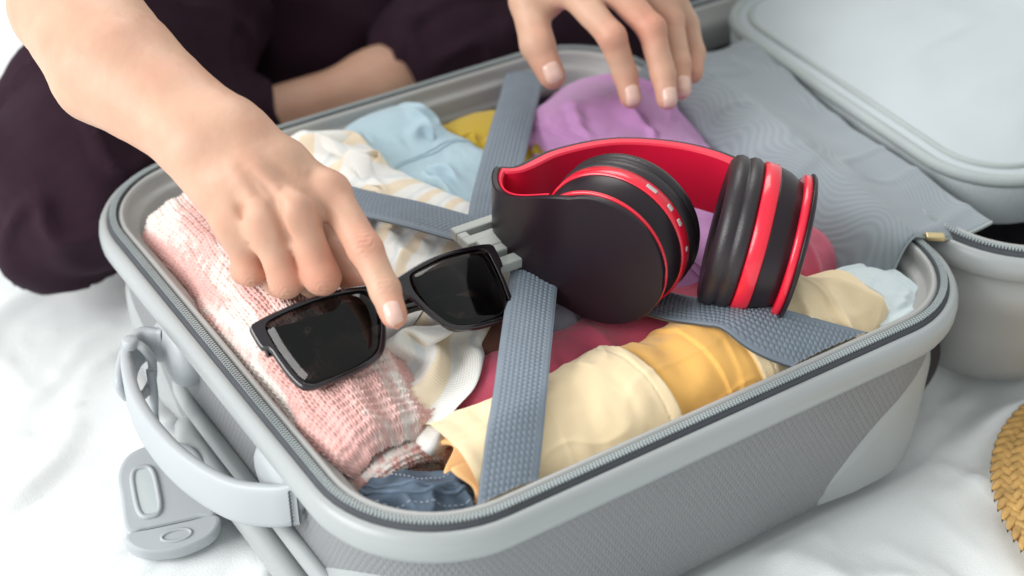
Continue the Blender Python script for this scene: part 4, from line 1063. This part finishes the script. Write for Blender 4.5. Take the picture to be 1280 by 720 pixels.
jL = [jn('im', 'ip', 0, .009, .0004), jn('mm', 'mp', 0, .009, .0004), jn('rm', 'rp', 0, .0085, .0004)]
VL, FL, fnL = build_arm(armL, palmL, fL, bL, dL, jL, h=.0011)
for a, b, w in (('it', 'idp', .0052), ('mt', 'md', .0053), ('rt', 'rd', .0050), ('tt', 'ti', .0063)):
    nail(fnL, Q[a], Q[b], (-FW*.7+np.array([0, 0, .6])+(RI*.25 if a != 'tt' else RI*-.05)), w, .0118, back=.0012)

# trunk, upper arms, legs: inside the clothes but for one ankle
SR, SL = np.array([.02, .62, .52]), np.array([.38, .64, .52])
kneeR = U(92, 232, .080); ankR0 = U(296, 158, .044); ankR1 = U(480, 106, .042); hipR = np.array([.12, .66, .10]); hipL = np.array([.30, .66, .10])
kneeL = np.array([.47, .42, .08])
coreR = [Chain([J['elbow']+lat*.001, SR], [.046, .055], .02), Chain([Q['el'], SL], [.044, .055], .02), Chain([SR, SL], [.055, .055], .03),
         Chain([np.array([.20, .66, .12]), np.array([.20, .67, .32]), np.array([.20, .65, .5]), np.array([.20, .63, .62])], [.13, .11, .12, .05], .06),
         Chain([hipR, kneeR, ankR0, ankR1], [.07, .05, .022, .024], .02), Chain([ankR1, ankR1+np.array([.10, .03, -.01])], [.025, .022], .02), Chain([hipL, kneeL, np.array([.32, .33, .062]), ankR1+np.array([.060, .010, .012])], [.07, .045, .034, .026], .02)]
def fcore(P):
    r = None
    for c in coreR: q = c.d(P); r = q if r is None else smin(r, q, .03)
    return r
VC, FC = mesh_sdf(fcore, [(a, b, max(x, y)) for c in coreR for a, b, x, y in c.segs()], .008)
Vb, Fb, colb = [], [], []; n0 = 0
for V, F in ((VR, FR), (VL, FL), (VC, FC)):
    Vb.append(V); Fb += (np.asarray(F)+n0).tolist(); n0 += len(V)
Vb = np.concatenate(Vb)
base = np.array([.56, .345, .245]); red = np.array([.54, .225, .155])
w = np.zeros(len(Vb))
for k_, rad, a in [('im', .010, .35), ('mm', .010, .35), ('rm', .010, .3), ('pm', .010, .3), ('ip', .011, .6), ('mp', .012, .5), ('rp', .012, .5), ('pp', .012, .5), ('it', .011, .65), ('idp', .008, .3), ('ti', .018, .6), ('tt', .014, .6)]:
    w = np.maximum(w, a*np.exp(-np.sum((Vb-J[k_])**2, 1)/(rad*1.3)**2))
for k_ in ('ip', 'mp', 'rp', 'it', 'mt', 'rt', 'tt', 'pt'):
    w = np.maximum(w, .55*np.exp(-np.sum((Vb-Q[k_])**2, 1)/.013**2))
w = np.clip(w*1.1+.10+.22*fbm(Vb*38, 3, 4), 0, 1)[:, None]
mk('body', Vb, Fb, M['skin'], person, col=base*(1-w)+red*w)

def cloth_sdf(name, chains, m, h=.005, k=.03, amp=.006, fs=(24, 24, 24), seed=0, cut=None):
    def fn(P):
        r = None
        for c in chains: q = c.d(P); r = q if r is None else smin(r, q, k)
        if cut is not None:
            for c, n in cut: r = np.maximum(r, ((P-c)@n)*1.0) if n is not None else r
        return r
    V, F = mesh_sdf(fn, [(a, b, max(x, y)) for c in chains for a, b, x, y in c.segs()], h, pad=.02)
    V = laplace(V, F, 2); N = vnormals(V, F)
    W = V+.02*np.stack([vn(V*14, seed+1), vn(V*14, seed+2), vn(V*14, seed+3)], -1)
    d = amp*(np.maximum(ridge(W*np.array(fs), seed), 0)**2-.3)+amp*.8*fbm(V*12, 2, seed+7)
    return mk(name, V+N*d[:, None], F, m, person)
dirS = ankR1-ankR0; dirS /= np.linalg.norm(dirS)
legR = [Chain([hipR, kneeR], [.095, .066], .05), Chain([kneeR, ankR0-dirS*.002], [.060, .036], .04)]
legL = [Chain([hipL, kneeL], [.095, .07], .05), Chain([kneeL, np.array([.32, .33, .062]), ankR1+np.array([.040, .010, .012])], [.066, .058, .046], .04)]
cloth_sdf('trousers', legR+legL+[Chain([hipR, hipL], [.12, .12], .04)], M['trousers'], k=.02, amp=.009, fs=(22, 30, 22), seed=3)
cloth_sdf('shirt', [Chain([np.array([.20, .62, .10]), np.array([.20, .63, .32]), np.array([.20, .65, .5]), np.array([.20, .64, .56])], [.17, .14, .135, .08], .08), Chain([np.array([.10, .56, .10]), np.array([.12, .62, .4])], [.13, .09], .06), Chain([np.array([.32, .56, .10]), np.array([.30, .62, .4])], [.13, .09], .06),
                    Chain([np.array([.10, .47, .04]), np.array([.33, .46, .05])], [.085, .085], .05), Chain([SR, SR*.45+J['elbow']*.55], [.075, .065], .03), Chain([SL, SL*.45+Q['el']*.55], [.075, .065], .03)], M['shirt'], h=.007, k=.05, amp=.010, fs=(14, 14, 9), seed=9)

# ------------------------------------------------------------------ luggage tag hanging from the carry handle
def luggage_tag():
    root = empty('luggage_tag', U(205, 620, .01), 'grey plastic luggage tag looped to the carry handle and lying on the sheet', 'luggage tag')
    o = U(208, 622, .020)
    ey = U(196, 552, .030)-U(222, 680, .012); L = np.linalg.norm(ey); ey /= L
    ex = U(262, 610, .020)-U(152, 630, .020); W = np.linalg.norm(ex); ex /= W; ex -= ey*(ex@ey); ex /= np.linalg.norm(ex); ez = np.cross(ex, ey)
    def plate(out, z0, z1, m, name, parent, inset=.0025):
        n = len(out); cen = out.mean(0); VV = []
        lv = [(z0, 1), (z1-.0015, 1), (z1-.0004, 1-inset*.4/.03), (z1, 1-inset/.03)]
        for z, s_ in lv:
            for p_ in out: q = cen+(p_-cen)*s_; VV.append(o+ex*q[0]+ey*q[1]+ez*z)
        F = gridf(4, n, False, True).tolist()+[list(range(n))[::-1], [3*n+k for k in range(n)]]
        return recalc(mk(name, VV, F, m, parent, smooth=False))
    w, l = W/2, L/2
    body = spline(np.array([(-w, -l*.55), (-w, .1*l), (-w*.97, .55*l), (-w*.72, .86*l), (-w*.3, .99*l), (w*.3, .99*l), (w*.72, .86*l), (w*.97, .55*l), (w, .1*l), (w, -l*.55), (w*.6, -l*.56), (0, -l*.56), (-w*.6, -l*.56)]), 90, True)
    b = plate(body, -.005, .0045, M['handle'], 'tag_body', root)
    lip = spline(np.array([(-w*1.0, -l*.58), (-w*.4, -l*.58), (w*.4, -l*.58), (w*1.0, -l*.58), (w*1.03, -l*.75), (w*.7, -l*.95), (0, -l*1.05), (-w*.7, -l*.95), (-w*1.03, -l*.75)]), 90, True)
    lp = plate(lip, -.005, .0040, M['handle'], 'tag_lip', root)
    a = np.arange(60)/60*2*math.pi
    slot = np.stack([-w*.42+w*.26*np.sign(np.cos(a))*np.abs(np.cos(a))**.6, l*.10+l*.47*np.sign(np.sin(a))*np.abs(np.sin(a))**.55], -1)
    V, F = tube(np.array([o+ex*p_[0]+ey*p_[1]+ez*.0046 for p_ in slot]), .0017, 8, True); mk('slot_rim', V, F, M['handle'], b)
    plate(slot*[1, .98]+[0, 0], .002, .0052, M['tagwin'], 'slot_window', b, .001)
    rec = np.stack([w*.05+w*.33*np.cos(a), -l*.80+l*.10*np.sin(a)], -1)
    V, F = tube(np.array([o+ex*p_[0]+ey*p_[1]+ez*.0040 for p_ in rec]), .0010, 8, True); mk('thumb_recess', V, F, M['handle'], lp)
    # the strap: loop round the handle and down to the tag, closed with a stud
    loop = spline([U(157, 436, .090)+[0, 0, 0], U(150, 458, .085), U(149, 480, .08), U(158, 496, .07), U(176, 496, .066), U(189, 478, .07), U(190, 452, .082), U(180, 436, .092), U(168, 430, .094)], 60, True)
    V, F = tube(loop, .0026, 10, True); mk('strap_loop', V, F, M['handle'], root)
    V, F = tube(spline([U(188, 462, .080), U(192, 490, .066), U(193, 520, .048), U(197, 552, .032)], 30), .0026, 10); mk('tag_strap', V, F, M['handle'], root)
    V, F = lathe([(.0, .003), (.0035, .0028), (.0045, .0015), (.0045, -.002), (.003, -.004)], U(163, 428, .096), (0, 0, 1), 20); mk('stud', V, F, M['handle'], root)
luggage_tag()

# ------------------------------------------------------------------ straw hat
def straw_hat():
    e = [U(1243, 590, .012), U(1280, 505, .012), U(1268, 664, .012)]
    # circle through the three rim points seen in the photograph, drawn out to a hat brim
    (ax, ay), (bx, by), (cx, cy) = [q[:2] for q in e]
    d = 2*(ax*(by-cy)+bx*(cy-ay)+cx*(ay-by))
    ux = ((ax*ax+ay*ay)*(by-cy)+(bx*bx+by*by)*(cy-ay)+(cx*cx+cy*cy)*(ay-by))/d; uy = ((ax*ax+ay*ay)*(cx-bx)+(bx*bx+by*by)*(ax-cx)+(cx*cx+cy*cy)*(bx-ax))/d
    rad = math.hypot(ax-ux, ay-uy)
    R0 = min(max(rad, .10), .16); dx, dy = ux-ax, uy-ay; l = math.hypot(dx, dy); ux, uy = ax+dx/l*R0, ay+dy/l*R0
    root = empty('straw_hat', (ux, uy, 0), 'golden plaited straw hat lying on the sheet', 'hat')
    nr = 9
    for k in range(nr):
        r = R0-.005-.0098*k; zc = .010+.0010*k
        m = int(2*math.pi*r/.0078); parts = []
        for i in range(m):
            for s in (-1, 1):                       # two leaning rows of flat strands make one plait
                a = (i+(.5 if s > 0 else 0))/m*2*math.pi
                c = np.array([ux+(r+s*.0022)*math.cos(a), uy+(r+s*.0022)*math.sin(a), zc])
                rd = np.array([math.cos(a), math.sin(a), 0]); tn = np.array([-math.sin(a), math.cos(a), 0])
                e1 = tn*.80+rd*s*.60; e1 /= np.linalg.norm(e1); e2 = np.cross([0, 0, 1.], e1)
                V = []
                for t, wd, hz in ((-1, .25, -.35), (-.6, .8, .55), (0, 1, 1), (.6, .8, .55), (1, .25, -.35)):
                    for b in (-1, -.45, .45, 1): V.append(c+e1*t*.0072+e2*b*.0028*wd+np.array([0, 0, .0016*hz*(1 if abs(b) < .6 else .3)]))
                    V.append(c+e1*t*.0072-np.array([0, 0, .003]))
                parts.append((V, [[5*q+w_, 5*q+w_+1, 5*q+5+w_+1, 5*q+5+w_] for q in range(4) for w_ in range(3)]+[[5*q+3, 5*q+4, 5*q+9, 5*q+8] for q in range(4)]+[[5*q+4, 5*q, 5*q+5, 5*q+9] for q in range(4)]))
        V, F = join(parts); recalc(mk('plait', V, F, M['straw'], root))
    prof = [(R0-.088, .013), (R0-.094, .018), (R0-.098, .05), (R0-.106, .075), (R0-.125 if R0 > .13 else .012, .085), (.0005, .087)]
    prof = [(max(p_[0], .0005+.002*(5-i)), p_[1]) for i, p_ in enumerate(prof)]
    V, F = lathe(prof, (ux, uy, 0), (0, 0, 1), 64); recalc(mk('crown', V, F, M['straw'], root))
    V, F = lathe([(R0-.002, .006), (R0-.05, .0075), (R0-.09, .012)], (ux, uy, 0), (0, 0, 1), 96, False); mk('brim_base', V, F, M['straw'], root)
straw_hat()
